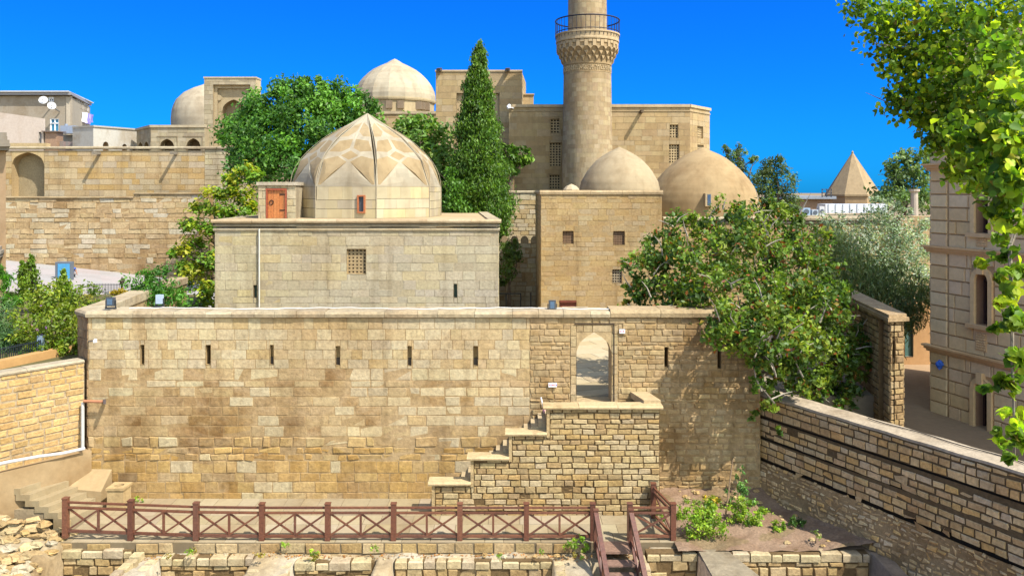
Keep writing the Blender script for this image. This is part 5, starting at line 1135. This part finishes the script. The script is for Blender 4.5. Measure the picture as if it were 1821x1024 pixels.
# ================================================================ SMALL THINGS ON WALL AND ROAD
def flood(px, py, Y, lab, back=False, w_=.27, h_=.28):
    p = P(px,py,Y); t = thing('floodlight', lab, 'floodlight', p); m = MB(); s_ = -1 if not back else 1; dk = C(58,62,66,1)
    m.box(p.x-w_/2,p.x+w_/2,p.y-.07,p.y+.07,p.z+.1,p.z+.1+h_,dk if not back else C(168,184,200,.75)); m.build('housing', M_paint, t)
    m = MB(); m.box(p.x-w_/2+.05,p.x+w_/2-.05,p.y+s_*.072,p.y+s_*.08,p.z+.14,p.z+.06+h_,C(96,124,150,.6)); m.build('lens', M_dark, t)
    m = MB(); m.box(p.x-w_/2-.05,p.x+w_/2+.05,p.y-.03,p.y+.03,p.z,p.z+.04,dk); m.bar(p+Vector((-w_/2-.025,0,.02)),p+Vector((-w_/2-.025,0,.28)),.03,.04,dk); m.bar(p+Vector((w_/2+.025,0,.02)),p+Vector((w_/2+.025,0,.28)),.03,.04,dk); m.build('bracket', M_iron, t)
flood(197,549,26.6,'dark floodlight facing the viewer on the left corner of the fortress wall'); flood(284,545,27.0,'light grey floodlight seen from behind on the wall in front of the bush',True,.22,.3); flood(982,555,26.7,'dark box floodlight on the fortress wall top in front of the square hall',False,.24,.3)
root = thing('wall_camera', 'tiny white round wall lamp on an arm at the left end of the fortress wall', 'lamp', P(168,607,26.0)); m = MB(); p = P(169,606,25.95); m.rock(p,.07,C(232,230,226,.8),6,8,(1,1,1),2); m.build('globe', M_paint, root); m = MB(); m.tube([P(157,607,26.35),p],.02,5,C(90,84,76,1)); m.build('arm', M_iron, root)
root = thing('info_board', 'freestanding grey framed board with a blue poster beside the road', 'sign', P(111,505,54)); Yb = 54.0; m = MB(); m.box(XX(98,Yb),XX(125,Yb),Yb,Yb+.45,ZZ(512,Yb),ZZ(466,Yb),C(96,104,112,.9)); m.build('frame', M_paint, root)
m = MB(); m.box(XX(103,Yb),XX(124,Yb),Yb-.03,Yb-.002,ZZ(503,Yb),ZZ(469,Yb),C(80,160,205,.75)); cx_, cz_ = XX(113,Yb), ZZ(500,Yb)
for r_, c in ((.33,C(190,214,228,.75)),(.2,C(90,160,200,.75))):
    m.poly([(cx_+r_*math.cos(t),Yb-.034-(.33-r_)*.02,max(ZZ(503,Yb),cz_+r_*1.9*math.sin(t))) for t in [math.pi*i/12 for i in range(13)]], c)
m.build('poster', M_paint, root)
# person walking by the board
def skin_mesh(name, verts, edges, radii, col, parent, mat):
    me = bpy.data.meshes.new(name); me.from_pydata(verts, edges, []); o = bpy.data.objects.new(name, me); sc.collection.objects.link(o)
    md = o.modifiers.new('skin','SKIN'); sv = me.skin_vertices[0].data if me.skin_vertices else None
    if sv is None: bpy.context.view_layer.update()
    for i, r_ in enumerate(radii): me.skin_vertices[0].data[i].radius = r_ if hasattr(r_,'__len__') else (r_, r_)
    me.skin_vertices[0].data[0].use_root = True; s_ = o.modifiers.new('sub','SUBSURF'); s_.levels = 1; s_.render_levels = 1
    dg = bpy.context.evaluated_depsgraph_get(); ev = bpy.data.meshes.new_from_object(o.evaluated_get(dg)); bpy.data.objects.remove(o)
    at = ev.color_attributes.new('Col','FLOAT_COLOR','CORNER'); at.data.foreach_set('color', list(col)*len(ev.loops)); ev.materials.clear(); ev.materials.append(mat)
    ev.polygons.foreach_set('use_smooth',[True]*len(ev.polygons)); o = bpy.data.objects.new(name, ev); sc.collection.objects.link(o); o.parent = parent; ORG[o.name] = ORG[parent.name]; return o
pr_ = thing('person', 'dark-haired person in a blue shirt walking past the board, one hand raised to the head', 'person', P(128,512,56))
bv = [(0,0,.95),(0,0,1.15),(0,0,1.38),(0,0,1.5),(0,-.02,1.62),(0,-.02,1.72),(-.1,0,.9),(-.12,-.05,.5),(-.12,.03,.1),(-.12,-.12,.05),(.1,0,.9),(.13,.1,.5),(.14,.22,.12),(.14,.1,.06),(-.2,0,1.4),(-.34,-.1,1.2),(-.16,-.16,1.5),(-.13,-.15,1.58),(.2,0,1.4),(.3,.02,1.12),(.42,-.12,.98),(.45,-.16,.92)]
be = [(0,1),(1,2),(2,3),(3,4),(4,5),(0,6),(6,7),(7,8),(8,9),(0,10),(10,11),(11,12),(12,13),(2,14),(14,15),(15,16),(16,17),(2,18),(18,19),(19,20),(20,21)]
br = [.13,.13,.13,.06,.1,.08,.1,.065,.045,.04,.1,.065,.045,.04,.07,.05,.035,.03,.07,.05,.035,.03]
skin_mesh('body', bv, be, br, C(176,126,100,.6), pr_, M_paint)
skin_mesh('shirt', [(0,0,.96),(0,0,1.15),(0,0,1.39),(-.2,0,1.4),(-.29,-.06,1.28),(.2,0,1.4),(.26,.01,1.26)], [(0,1),(1,2),(2,3),(3,4),(2,5),(5,6)], [(.17,.15),(.165,.145),(.16,.14),.09,.075,.09,.075], C(44,84,170,.7), pr_, M_paint)
skin_mesh('shorts', [(0,0,.95),(-.1,0,.88),(-.12,-.04,.56),(.1,0,.88),(.125,.08,.56)], [(0,1),(1,2),(0,3),(3,4)], [.15,.125,.1,.125,.1], C(36,38,48,1), pr_, M_paint)
m = MB(); p = ORG[pr_.name]; m.rock((p.x,p.y+.03,p.z+1.72),.125,C(38,30,26,1),6,8,(1,1,.85),1); m.build('hair', M_paint, pr_)
root = thing('road_railing', 'low black iron railing with a lamp post end beside the road', 'railing', P(190,520,46)); iron_fence(root, P(155,522,46), P(215,522,46), .52, 22, C(52,56,62,1), .02); m = MB(); p = P(217,524,46); m.lathe(p.x,p.y,[(.07,p.z),(.05,p.z+.5),(.12,p.z+.62),(.14,p.z+.8),(.05,p.z+.95),(.01,p.z+1.05)],8,C(70,56,50,1)); m.build('lamp', M_iron, root)
m = MB(); Kb = Wall((XX(120,45.2),45.2),(XX(240,45.2),45.2),2.5,ZZ(528,45.2),.5); Kb.body(m, C(196,180,146)); m.build('road_kerb_wall', M_plas, label='low pale kerb wall under the iron road railing', cat='wall')

# ================================================================ TREES AND SHRUBS
g_mid = [(92,126,52),(82,116,46),(108,140,60),(74,104,44)]
tree('broadleaf_tree', 'large round deep green broadleaf tree left of the mausoleum dome', 'tree', P(520,350,55),
     px_blobs(dens=2.4, lst=[(430,225,38,56,800),(470,200,36,56,800),(520,178,34,55,800),(560,172,32,55,700),(600,185,34,55,800),(640,195,28,55,500),(480,250,45,54,1000),(540,235,50,54,1200),(600,235,45,55,1000),(640,222,30,56,500),(450,285,38,54,800),(510,290,45,53,1000),(570,285,45,54,900),(420,255,26,55,400),(535,150,14,55,140),(570,150,12,55,120),(497,165,14,55,140)]),
     .30, [(78,122,52),(66,108,46),(92,138,58),(58,98,44)], .3, 1, per=64, spread=.2, k=.68, shell=(.4,1.2), var=.34)
tree('broadleaf_tree', 'leafy green tree between the mausoleum dome and the cypress', 'tree', P(760,400,50), px_blobs([(722,232,22,52,350),(750,228,24,52,400),(775,240,24,51,400),(745,265,30,51,600),(780,280,28,50,550),(790,320,28,49,550),(770,340,30,49,500),(800,350,24,49,400)]), .36, [(100,138,62),(86,124,56),(114,150,70)], .2, 2, k=.5, per=24, spread=.26)
tree('broadleaf_tree', 'small leafy tree right of the cypress against the palace wall', 'tree', P(908,345,55), px_blobs([(905,275,16,55,260),(925,283,18,55,300),(940,280,10,55,120),(905,300,16,55,220),(895,265,9,55,90)]), .34, [(84,124,46),(72,108,42),(98,136,54)], .18, 3, k=.5, tips=4, fork=.5)
# cypress: narrow cone of upright sprays
root = thing('cypress', 'tall narrow dark green cypress rising in front of the palace portal', 'tree', P(850,430,48)); prof = [(80,2),(100,9),(130,15),(170,22),(210,29),(250,35),(290,42),(330,48),(370,52),(400,50),(425,42)]
bl = []; r = random.Random(15)
for (y1_,r1_),(y2_,r2_) in zip(prof,prof[1:]):
    n_ = int((y2_-y1_)/5.5)+1
    for i in range(n_):
        t = i/n_; y = y1_+(y2_-y1_)*t; rr_ = r1_+(r2_-r1_)*t; cxp = 853-5*math.sin((y-80)/90)
        for j in range(int(4+rr_*.36)):
            a_ = r.uniform(0,2*math.pi); d_ = rr_*r.uniform(.62,1.08)*(1+.16*math.sin(y*.09+a_*2)); c = P(cxp+d_*math.cos(a_), y+r.uniform(-4,4), 48+d_*math.sin(a_)*48/F); s_ = (3.8+rr_*.17)/F*48
            bl.append((c,(s_*.9,s_*.9,s_*1.5),42))
p_, o_, i_ = clumps(bl, 46, .5, (0,.3)); 
leaf_object('crown', p_, o_, .2, leaf_cols(i_, [(84,120,46),(72,106,42),(100,136,54),(62,94,40)], .42, k=.62), M_leaf, root, up=.1, rnd=.9, asp=.45, hang=(0,0,1.0))
m = MB(); m.tube([P(850,560,48),P(850,250,48),P(852,110,48)],[.3,.18,.04],8,C(100,84,66,.6)); m.build('trunk', M_bark, root)
tree('conifer_shrub', 'bright green bushy conifer at the left foot of the tall cypress', 'shrub', P(812,440,46.5), px_blobs([(808,330,16,46.5,500),(815,355,22,46.5,700),(800,372,18,46.5,500),(830,385,24,46.5,700),(800,305,9,46.5,200)]), .2, [(98,146,58),(84,130,52)], .12, 4, k=.52, per=40, spread=.3, hang=(0,0,1))
tree('yellowing_tree', 'airy yellow-green tree with flat layered sprays left of the mausoleum', 'tree', P(400,540,40),
     px_blobs([(430,303,18,40,260),(410,320,18,40,240),(450,312,15,40,200),(385,345,20,40,260),(425,345,24,40,380),(360,370,20,40,260),(400,375,28,40,420),(440,370,20,40,260),(345,400,22,40,280),(385,410,24,40,330),(320,445,20,40,190),(345,430,18,40,160),(305,455,10,40,70),(370,460,30,40,400),(345,485,28,40,360),(365,510,28,40,380),(335,475,20,40,220),(372,535,20,40,240)], flat=.42),
     .26, [(158,164,50),(130,154,48),(96,134,46),(150,158,52),(104,142,50)], .14, 5, per=22, spread=.3, k=.64, tips=9, up=.9, rnd=.5, barkcol=C(90,74,56,.6))
tree('laurel_bush', 'dense glossy green bush behind the left end of the fortress wall', 'shrub', P(278,560,32.5), px_blobs([(250,505,26,32.5,520),(285,498,28,32.5,560),(300,515,26,32.5,500),(240,530,26,32.5,480),(275,530,34,32.3,700),(315,530,20,32.5,350),(265,488,13,32.5,160),(285,485,10,32.5,110)]), .17, [(74,128,46),(60,112,42),(92,146,56)], .1, 6, k=.5, asp=.38, droop=.8)
tree('conifer', 'taller pointed golden-green dwarf conifer of the pair left of the board', 'conifer', P(56,540,38), [(P(56,y,38),(w_/F*38,w_/F*38,.22),240) for y,w_ in ((463,2.5),(472,5),(482,7.5),(492,9.5),(503,11),(515,12),(527,12))], .14, [(104,136,40),(88,120,38)], .06, 7, k=.5, per=40, spread=.4, shell=(.3,1), hang=(0,0,1))
tree('conifer', 'shorter pointed golden-green dwarf conifer at the left of the pair', 'conifer', P(40,545,37), [(P(40,y,37),(w_/F*37,w_/F*37,.22),240) for y,w_ in ((470,2.5),(479,5),(489,7.5),(499,9),(510,11),(522,12),(533,12))], .14, [(110,140,40),(92,122,38)], .06, 8, k=.5, per=40, spread=.4, shell=(.3,1), hang=(0,0,1))
tree('conifer', 'broad golden-green conifer in front of the blue poster board', 'conifer', P(113,560,36), [(P(113,y,36),(w_/F*36,w_/F*36,.25),300) for y,w_ in ((490,3),(500,8),(510,13),(522,17),(534,20),(546,20))], .15, [(120,150,44),(102,134,42)], .06, 9, k=.52, per=40, spread=.35, shell=(.3,1), hang=(0,0,1))
tree('flowering_shrub', 'big hibiscus shrub dotted with violet-pink flowers beside the wall corner', 'shrub', P(95,640,29), px_blobs([(70,545,32,29.5,650),(105,535,32,29.5,650),(60,580,34,29,700),(100,575,38,28.6,850),(85,610,36,28.6,700),(125,600,26,29,450),(50,605,24,29,380),(130,560,26,30,420),(120,625,22,28.4,300)]), .15, [(128,150,46),(108,134,42),(146,164,54),(90,116,40)], .07, 10, k=.5, alt=[(206,150,196),(190,130,200),(220,160,190)], altp=.012)
tree('mixed_shrub', 'leafy green shrub between the hibiscus and the road railing', 'shrub', P(160,560,38), px_blobs([(150,525,22,38,360),(165,535,20,37,320),(145,545,22,36,360),(180,550,14,36,160)]), .15, [(110,136,52),(92,120,50),(150,150,70)], .06, 11, k=.5)
tree('golden_shrub', 'small yellow shrub at the foot of the road railing', 'shrub', P(212,530,43), px_blobs([(206,520,9,43,150),(220,518,8,43,140),(213,524,9,43,140)]), .14, [(190,170,50),(170,156,48)], .05, 12, k=.5)
tree('blue_spruce', 'blue-green feathery conifer at the left edge', 'conifer', P(15,640,30), px_blobs([(6,575,24,30,480),(12,598,26,29.5,520),(2,612,24,29,400),(0,545,18,31,260),(24,622,16,29,220)]), .24, [(90,128,88),(78,114,78),(104,142,98)], .08, 13, k=.56, tint=(1.1,1.0,.72), asp=.12, spread=.3)
tree('palm_shrub', 'bright green fine-leaved shrub tucked at the far left edge', 'shrub', P(0,600,33), px_blobs([(2,500,16,33,260),(14,535,16,33,260),(-2,480,14,34,200)]), .3, [(98,160,50),(84,140,46)], .05, 14, k=.5, asp=.1)
tree('hedge_shrub', 'low green shrub under the hibiscus behind the iron picket fence', 'shrub', P(90,645,28), px_blobs([(30,640,18,27.4,300),(70,630,18,27.8,300),(110,625,16,28.3,260),(132,612,14,28.6,200)]), .13, [(108,140,48),(88,118,42)], .05, 15, k=.5)
# fruit tree leaning over the fortress wall
FTb = [(1175,445,40,29.6,620),(1150,490,42,29.2,560),(1215,420,42,29.6,600),(1280,395,42,30,620),(1340,390,44,30,640),(1400,400,40,30,560),(1440,440,40,30,560),(1200,490,55,28.8,1000),(1265,460,60,28.8,1100),(1340,450,62,28.6,1150),(1410,470,52,28.8,900),(1470,510,46,29,700),(1180,535,40,28.2,480),(1245,530,52,27.4,900),(1312,525,60,26.6,1050),(1388,530,60,26.4,1100),(1450,560,52,26.4,900),(1500,580,40,28.4,520),
       (1295,575,42,25.4,600),(1352,595,50,25.1,800),(1408,605,52,25.6,850),(1465,620,44,27.2,650),(1362,655,34,25.1,430),(1412,660,36,25.6,440),(1510,635,36,28,420),(1460,680,36,27.6,380),(1500,690,30,28,300),(1365,705,22,25.2,200),(1345,740,10,25.2,50),(1385,770,9,25.2,46),(1240,400,18,29.6,110),(1120,500,18,29.3,110),(1115,540,20,29,110),(1310,365,14,30,70),(1360,365,14,30,70)]
root = tree('fruit_tree', 'spreading glossy-leaved fruit tree with orange spots hanging over the fortress wall', 'tree', P(1345,740,28.2), px_blobs(FTb+[(1500,660,34,27.0,420),(1530,630,26,27.4,280),(1475,715,30,26.8,320),(1440,690,30,26.4,300),(1535,590,20,28,160),(1415,720,18,26.2,120),(1520,700,22,27.4,200)], dens=1.25), .19, [(96,128,50),(80,112,46),(116,146,58),(68,98,42),(132,156,66)], .22, 20, per=34, spread=.15, k=.5, shell=(.45,1.15), alt=[(190,110,60),(176,92,52),(202,130,70),(196,170,70)], altp=.06, tips=16, barkcol=C(150,138,120,.6), var=.35, asp=.6, rnd=.9)
m = MB(); r = random.Random(33)
for px, py, rp, Y, n_ in FTb[:28]:
    for q in range(3):
        a = P(px+r.uniform(-1,1)*rp*.6, py+r.uniform(-.8,1)*rp*.7, Y-rp/F*Y*r.uniform(.2,.9)); b = a + Vector((r.uniform(-.7,.7), r.uniform(-.5,.2), r.uniform(.1,.8))); m.tube([a,a.lerp(b,.5)+Vector((r.uniform(-.1,.1),0,.05)),b],[.03,.02,.008],4,C(176,164,144,.6))
m.build('twigs', M_bark, root)
# silvery willow trees beyond
tree('silver_poplar', 'silvery-leaved tree with upright shoots before the bath house', 'tree', P(1560,560,40), px_blobs([(1520,420,34,40,620),(1560,400,32,40,600),(1600,420,36,40,620),(1545,450,40,39.5,760),(1600,470,40,39.5,700),(1630,440,24,40,330),(1640,490,20,40,260),(1590,370,14,40,130),(1560,360,12,40,100),(1610,380,12,40,100),(1640,400,16,40,170),(1480,400,22,40.5,260),(1500,440,28,40,380),(1580,500,36,39,600),(1530,480,34,39,560)], dens=1.7), .17, [(170,182,158),(140,158,130),(196,204,184),(104,124,94)], .14, 21, k=.5, tint=(1,1.02,.95), asp=.42)
tree('weeping_willow', 'grey-green drooping willow behind the corner buttress', 'tree', P(1540,600,35), px_blobs([(1470,440,34,36,560),(1450,480,30,35.6,420),(1500,470,40,35.5,760),(1540,500,44,35,860),(1590,520,40,34.6,760),(1625,545,30,34,500),(1560,545,44,34.4,800),(1600,565,30,34,460),(1500,510,38,35,600),(1640,520,20,34.5,240),(1440,520,30,35,420),(1480,545,34,34.5,460)], flat=1.15, dens=1.5), .28, [(140,152,100),(122,136,88),(158,168,116),(112,130,92)], .18, 22, k=.58, tint=(1.02,1.02,.86), asp=.16, hang=(0,0,-1.1), spread=.3)
tree('dark_pine', 'dark green pine immediately right of the broad pointed dome', 'tree', P(1372,430,60), px_blobs([(1375,300,22,60,420),(1365,325,26,60,520),(1395,330,24,60,440),(1372,355,30,60,560),(1400,365,24,60,380),(1380,285,12,60,130),(1350,350,18,60,240)]), .34, [(74,98,58),(62,86,52),(88,110,66)], .2, 23, k=.56, tint=(1.1,1.0,.72), asp=.3)
tree('dark_pine', 'paler feathery pine showing above the shoulder of the broad pointed dome', 'tree', P(1310,400,64), px_blobs([(1300,278,16,64,240),(1315,270,12,64,150),(1325,290,16,64,240),(1335,315,18,64,260),(1290,268,9,64,90),(1340,285,9,64,80)]), .34, [(96,122,80),(82,108,72)], .2, 24, k=.56, tint=(1.1,1.0,.72), asp=.3)
tree('round_tree', 'rounded grey-green tree right of the pyramid tomb', 'tree', P(1610,400,62), px_blobs([(1605,300,28,62,520),(1635,295,28,62,520),(1620,325,34,62,620),(1590,330,24,62,360),(1650,335,24,62,360),(1615,280,16,62,200),(1570,345,22,62,300),(1590,355,24,60,300),(1640,360,24,60,300)]), .34, [(92,120,76),(78,106,68),(106,132,86)], .2, 25, k=.56, tint=(1.1,1.0,.72))
tree('low_bush', 'low green bush at the foot of the dark pine by the rooftop units', 'shrub', P(1410,400,56), px_blobs([(1395,375,16,56,240),(1415,378,12,56,160),(1375,380,16,56,220)]), .3, [(84,106,58),(72,94,54)], .08, 26, k=.5)
tree('shade_tree', 'small dark tree in the shaded gap beside the mausoleum', 'tree', P(905,545,44), px_blobs([(900,445,18,45,330),(912,460,18,44.5,330),(900,480,20,44,360),(915,435,10,45,120),(890,500,12,44,160)]), .2, [(84,112,52),(70,98,46)], .1, 27, k=.5, tips=4)
# planting bed
def bedP(px, py): 
    p = PZ(px, py); return p
def PZ(px, py, z=.05):
    Y = (CZ-z)*F/(py-HY); return P(px, py, Y)
def shrublet(px, py, blobs, lab, cols, size=.1, name='garden_shrub', **kw):
    b = PZ(px, py); Y = b.y
    tree(name, lab, 'shrub', b, px_blobs([(x,y-r_*.15,r_*1.22,Y+dy,int(n*1.5)) for x,y,r_,dy,n in blobs]), size, cols, .025, int(px), k=.5, tips=4, fork=.3, **kw)
gb = [(140,178,62),(118,158,52),(160,194,76),(104,142,48)]
shrublet(1255,955,[(1245,935,20,0,320),(1270,938,18,0,280),(1255,918,18,.2,260),(1235,920,12,.1,140),(1262,905,10,.2,100)],'largest bright green bush in the planting bed, beside the corner fence',gb)
shrublet(1322,930,[(1310,915,15,0,220),(1335,920,15,0,220),(1325,905,14,.2,180),(1345,930,11,0,120)],'spreading green bush right of the bed\'s thin stake',gb)
shrublet(1385,942,[(1384,935,9,0,110),(1390,938,6,0,60)],'small bright clump at the right of the bed near the shadow edge',gb)
shrublet(1212,920,[(1212,910,10,0,110),(1222,915,9,0,90),(1205,925,8,0,80)],'leafy weed beside the right post of the corner fence',gb,.08)
shrublet(1270,898,[(1262,890,10,0,110),(1276,886,9,0,90)],'yellowish weed clump behind the largest bush in the bed',[(196,180,60),(150,170,60)],.08)
shrublet(1200,875,[(1195,862,10,0,120),(1210,868,10,0,120),(1190,850,7,0,60)],'dark green weeds at the foot of the fortress wall behind the corner fence',[(96,134,44),(80,118,40)],.08)
shrublet(1290,905,[(1280,900,8,0,90),(1298,902,8,0,90)],'low mat of green weeds left of the stake base',gb,.07)
shrublet(1310,880,[(1300,872,10,0,110),(1325,876,12,0,140),(1345,884,10,0,100)],'dark green weeds around the foot of the sapling',[(86,132,56),(72,116,50)],.08)
shrublet(1360,915,[(1355,908,9,0,90),(1368,912,9,0,90)],'low green mound between the spreading bush and the bright clump',gb,.07)
shrublet(1235,900,[(1228,895,9,0,90),(1240,898,8,0,70)],'low bright weed behind the corner fence post, left of the yellowish clump',gb,.07)
shrublet(1420,935,[(1415,930,10,0,120),(1428,934,9,0,100)],'dark weed clump in the shadow of the tiered wall',[(80,120,52),(70,106,46)],.08)
shrublet(1450,965,[(1452,955,9,0,50)],'sparse pale flowering weed below the tiered wall',[(210,210,170),(120,150,70)],.06)
shrublet(1015,968,[(1012,970,9,-.1,90),(1028,966,9,-.1,80),(1040,972,8,-.1,70)],'weeds growing at the kerb just left of the wooden stair',gb,.08,'kerb_weed')
shrublet(560,985,[(555,985,7,.3,60),(566,988,6,.3,50)],'tuft of weed on the ledge above the short stub wall',gb,.07,'kerb_weed')
shrublet(1175,930,[(1172,915,7,.4,70),(1178,925,6,.4,60)],'thin weed inside the corner fence',gb,.07)
shrublet(245,890,[(243,888,5,0,40),(250,889,4,0,30)],'tiny green weed at the wall foot right of the stone planter',gb,.06,'kerb_weed')
rw = random.Random(51)
for i in range(13):
    px, py = rw.uniform(120,1050), rw.uniform(968,1000); b = PZ(px, py, -.1); rr_ = rw.uniform(4,8)
    tree('kerb_weed', 'small weed tuft growing on the ledge along the walkway kerb', 'weed', b, [(b+Vector((0,0,.08)), (rr_/60,.1,rr_/75), int(rr_*9))], .06, gb if rw.random() < .6 else [(150,140,70),(130,130,60)], .01, i, group='weeds along the kerb', k=.5, trunk=False, per=8)
sap = PZ(1322,900,.15); tree('sapling', 'slender young sapling with small leaves in the bed by the wall corner', 'tree', sap, px_blobs([(1320,838,7,sap.y,40),(1318,855,10,sap.y,70),(1325,870,13,sap.y,100),(1318,885,16,sap.y,130),(1335,895,14,sap.y,100),(1300,878,10,sap.y,60)]), .09, [(110,160,96),(96,142,84),(128,176,110)], .03, 31, k=.5, tips=5)
m = MB(); b_ = PZ(1290,918,.08); m.tube([b_, P(1303,818,b_.y-.05)],[.028,.018],6,C(176,146,110,.6)); m.build('stake', M_bark, label='thin leaning wooden stake in the planting bed', cat='stake')
m = MB(); r = random.Random(77)
# dry leaves caught along the kerb: a loose scatter
pts = np.array([(x, y, hz(x,y)+.02) for x, y in [(r.uniform(-13,4), 22.55+r.random()**.5*.45) for _ in range(700)]]); o_ = np.tile(np.array([0,0,1.0]),(700,1))
lv = leaf_object('dry_leaves', pts, o_, .07, leaf_cols(np.arange(700), [(176,120,70),(190,150,100),(150,104,60)], .3, k=.5), M_leaf, None, up=1.2, rnd=.5); lv['kind'] = 'stuff'; lv['label'] = 'dry brown leaves scattered along the kerb'; lv['category'] = 'leaf litter'
# foreground poplar, its trunk beyond the right edge
PB = [(1530,15,30,10.5,150),(1575,40,46,10.5,330),(1640,30,60,10.5,480),(1720,30,70,10,520),(1800,40,70,9.5,480),(1600,100,40,10.5,260),(1655,110,58,10.3,480),(1730,120,66,9.6,480),(1800,130,60,9,380),(1630,165,42,10.3,300),(1690,185,50,10,400),(1750,200,50,9.4,340),(1575,178,17,10.4,36),(1600,195,24,10.4,80),(1640,215,26,10.3,130),(1690,245,40,10,300),(1730,280,36,9.6,240),(1665,260,22,10.2,90),(1700,310,24,9.8,90),(1790,270,46,8.6,260),(1735,330,22,9.2,70),
      (1780,110,40,6.2,70),(1740,60,30,6.4,40),(1790,180,36,5.8,80),(1760,240,34,5.8,75),(1800,250,40,5.6,90),(1690,225,26,6.2,36),(1725,250,30,6,56),(1745,300,34,5.8,70),(1790,330,40,5.6,95),(1770,370,30,5.7,60),(1800,400,26,5.6,42),(1820,300,40,5.5,80)]
SP = [(1775,420,16,6.4,22),(1790,445,18,6.2,26),(1760,470,14,6.4,18),(1780,490,16,6.3,20),(1800,520,20,6.1,30),(1815,480,20,6,26),(1790,560,22,6,34),(1815,580,22,5.9,32),(1775,585,12,6.1,14),(1800,630,20,6,28),(1780,690,16,6.1,20),(1805,680,20,6,28),(1815,640,18,5.9,22),(1755,688,10,6.2,8),(1800,740,18,6,26),(1780,780,14,6.1,16),(1812,790,20,5.9,28),(1800,815,12,6,12)]
root = thing('poplar', 'big foreground poplar with heart-shaped bright leaves filling the upper right corner', 'tree', (9.2, 8.6, -1.6))
bl = px_blobs(PB, dens=1.5) + px_blobs(SP, dens=1.4)
extra = [((9.8,8.0,17.8),(2.4,2.2,2.2),900),((8.2,10.5,18.8),(1.8,1.6,1.6),500),((10.4,10.2,20.2),(1.8,1.8,1.8),500)]
p_, o_, i_ = clumps(bl+extra, 9, .3, (0,1.02))
leaf_object('crown', p_, o_, .07, leaf_cols(i_, [(112,144,44),(88,122,42),(122,154,50),(74,106,40),(164,188,60)], .36, k=.58, alt=[(190,180,60),(150,130,60)], altp=.03), M_poplar, root, 'heart', .3, .75, droop=1.2, fold=.1)
tips = [P(1560,60,10.5), P(1640,120,10.4), P(1600,185,10.4), P(1700,60,10), P(1690,230,10), P(1745,300,9.4), P(1720,180,9.6), (8.6,9.5,15.5), (9.8,8,17.8), (8.2,10.5,18.8), (10.4,10.2,20.2)]
m = MB(); tb = Vector((9.2,8.6,-1.6)); bk_ = C(150,138,116,.55); m.tube([tb,(9.1,8.7,5),(9.2,8.8,10),(9.3,8.9,15),(9.5,9,19.5)],[.34,.28,.2,.14,.05],10,bk_)
r = random.Random(9)
for t in tips:
    t = Vector(t); s_ = Vector((9.15,8.75,max(4,t.z-2.0-r.random()))); md_ = s_.lerp(t,.55)+Vector((0,0,-.1+r.random()*.3)); m.tube([s_,md_,t],[.07,.04,.008],6,bk_)
    for q in range(5): a = s_.lerp(t,r.uniform(.45,.95)); b = a+Vector((r.uniform(-.6,.3),r.uniform(-.4,.4),r.uniform(-.4,.4))); m.tube([a,b],[.014,.004],4,bk_)
m.tube([P(1821,380,6.3),P(1795,440,6.2),P(1800,530,6.1),P(1800,640,6.0),P(1803,740,6),P(1805,815,6)],[.02,.016,.014,.012,.009,.004],5,bk_)
m.tube([(9.15,8.75,8.2),(6.2,7,9.9),P(1821,380,6.3)],[.06,.04,.02],6,bk_); m.tube([P(1540,165,10.4),P(1600,192,10.4),P(1660,215,10.2),(6.2,9.6,11)],[.003,.01,.016,.03],4,bk_)
m.build('trunk', M_bark, root)
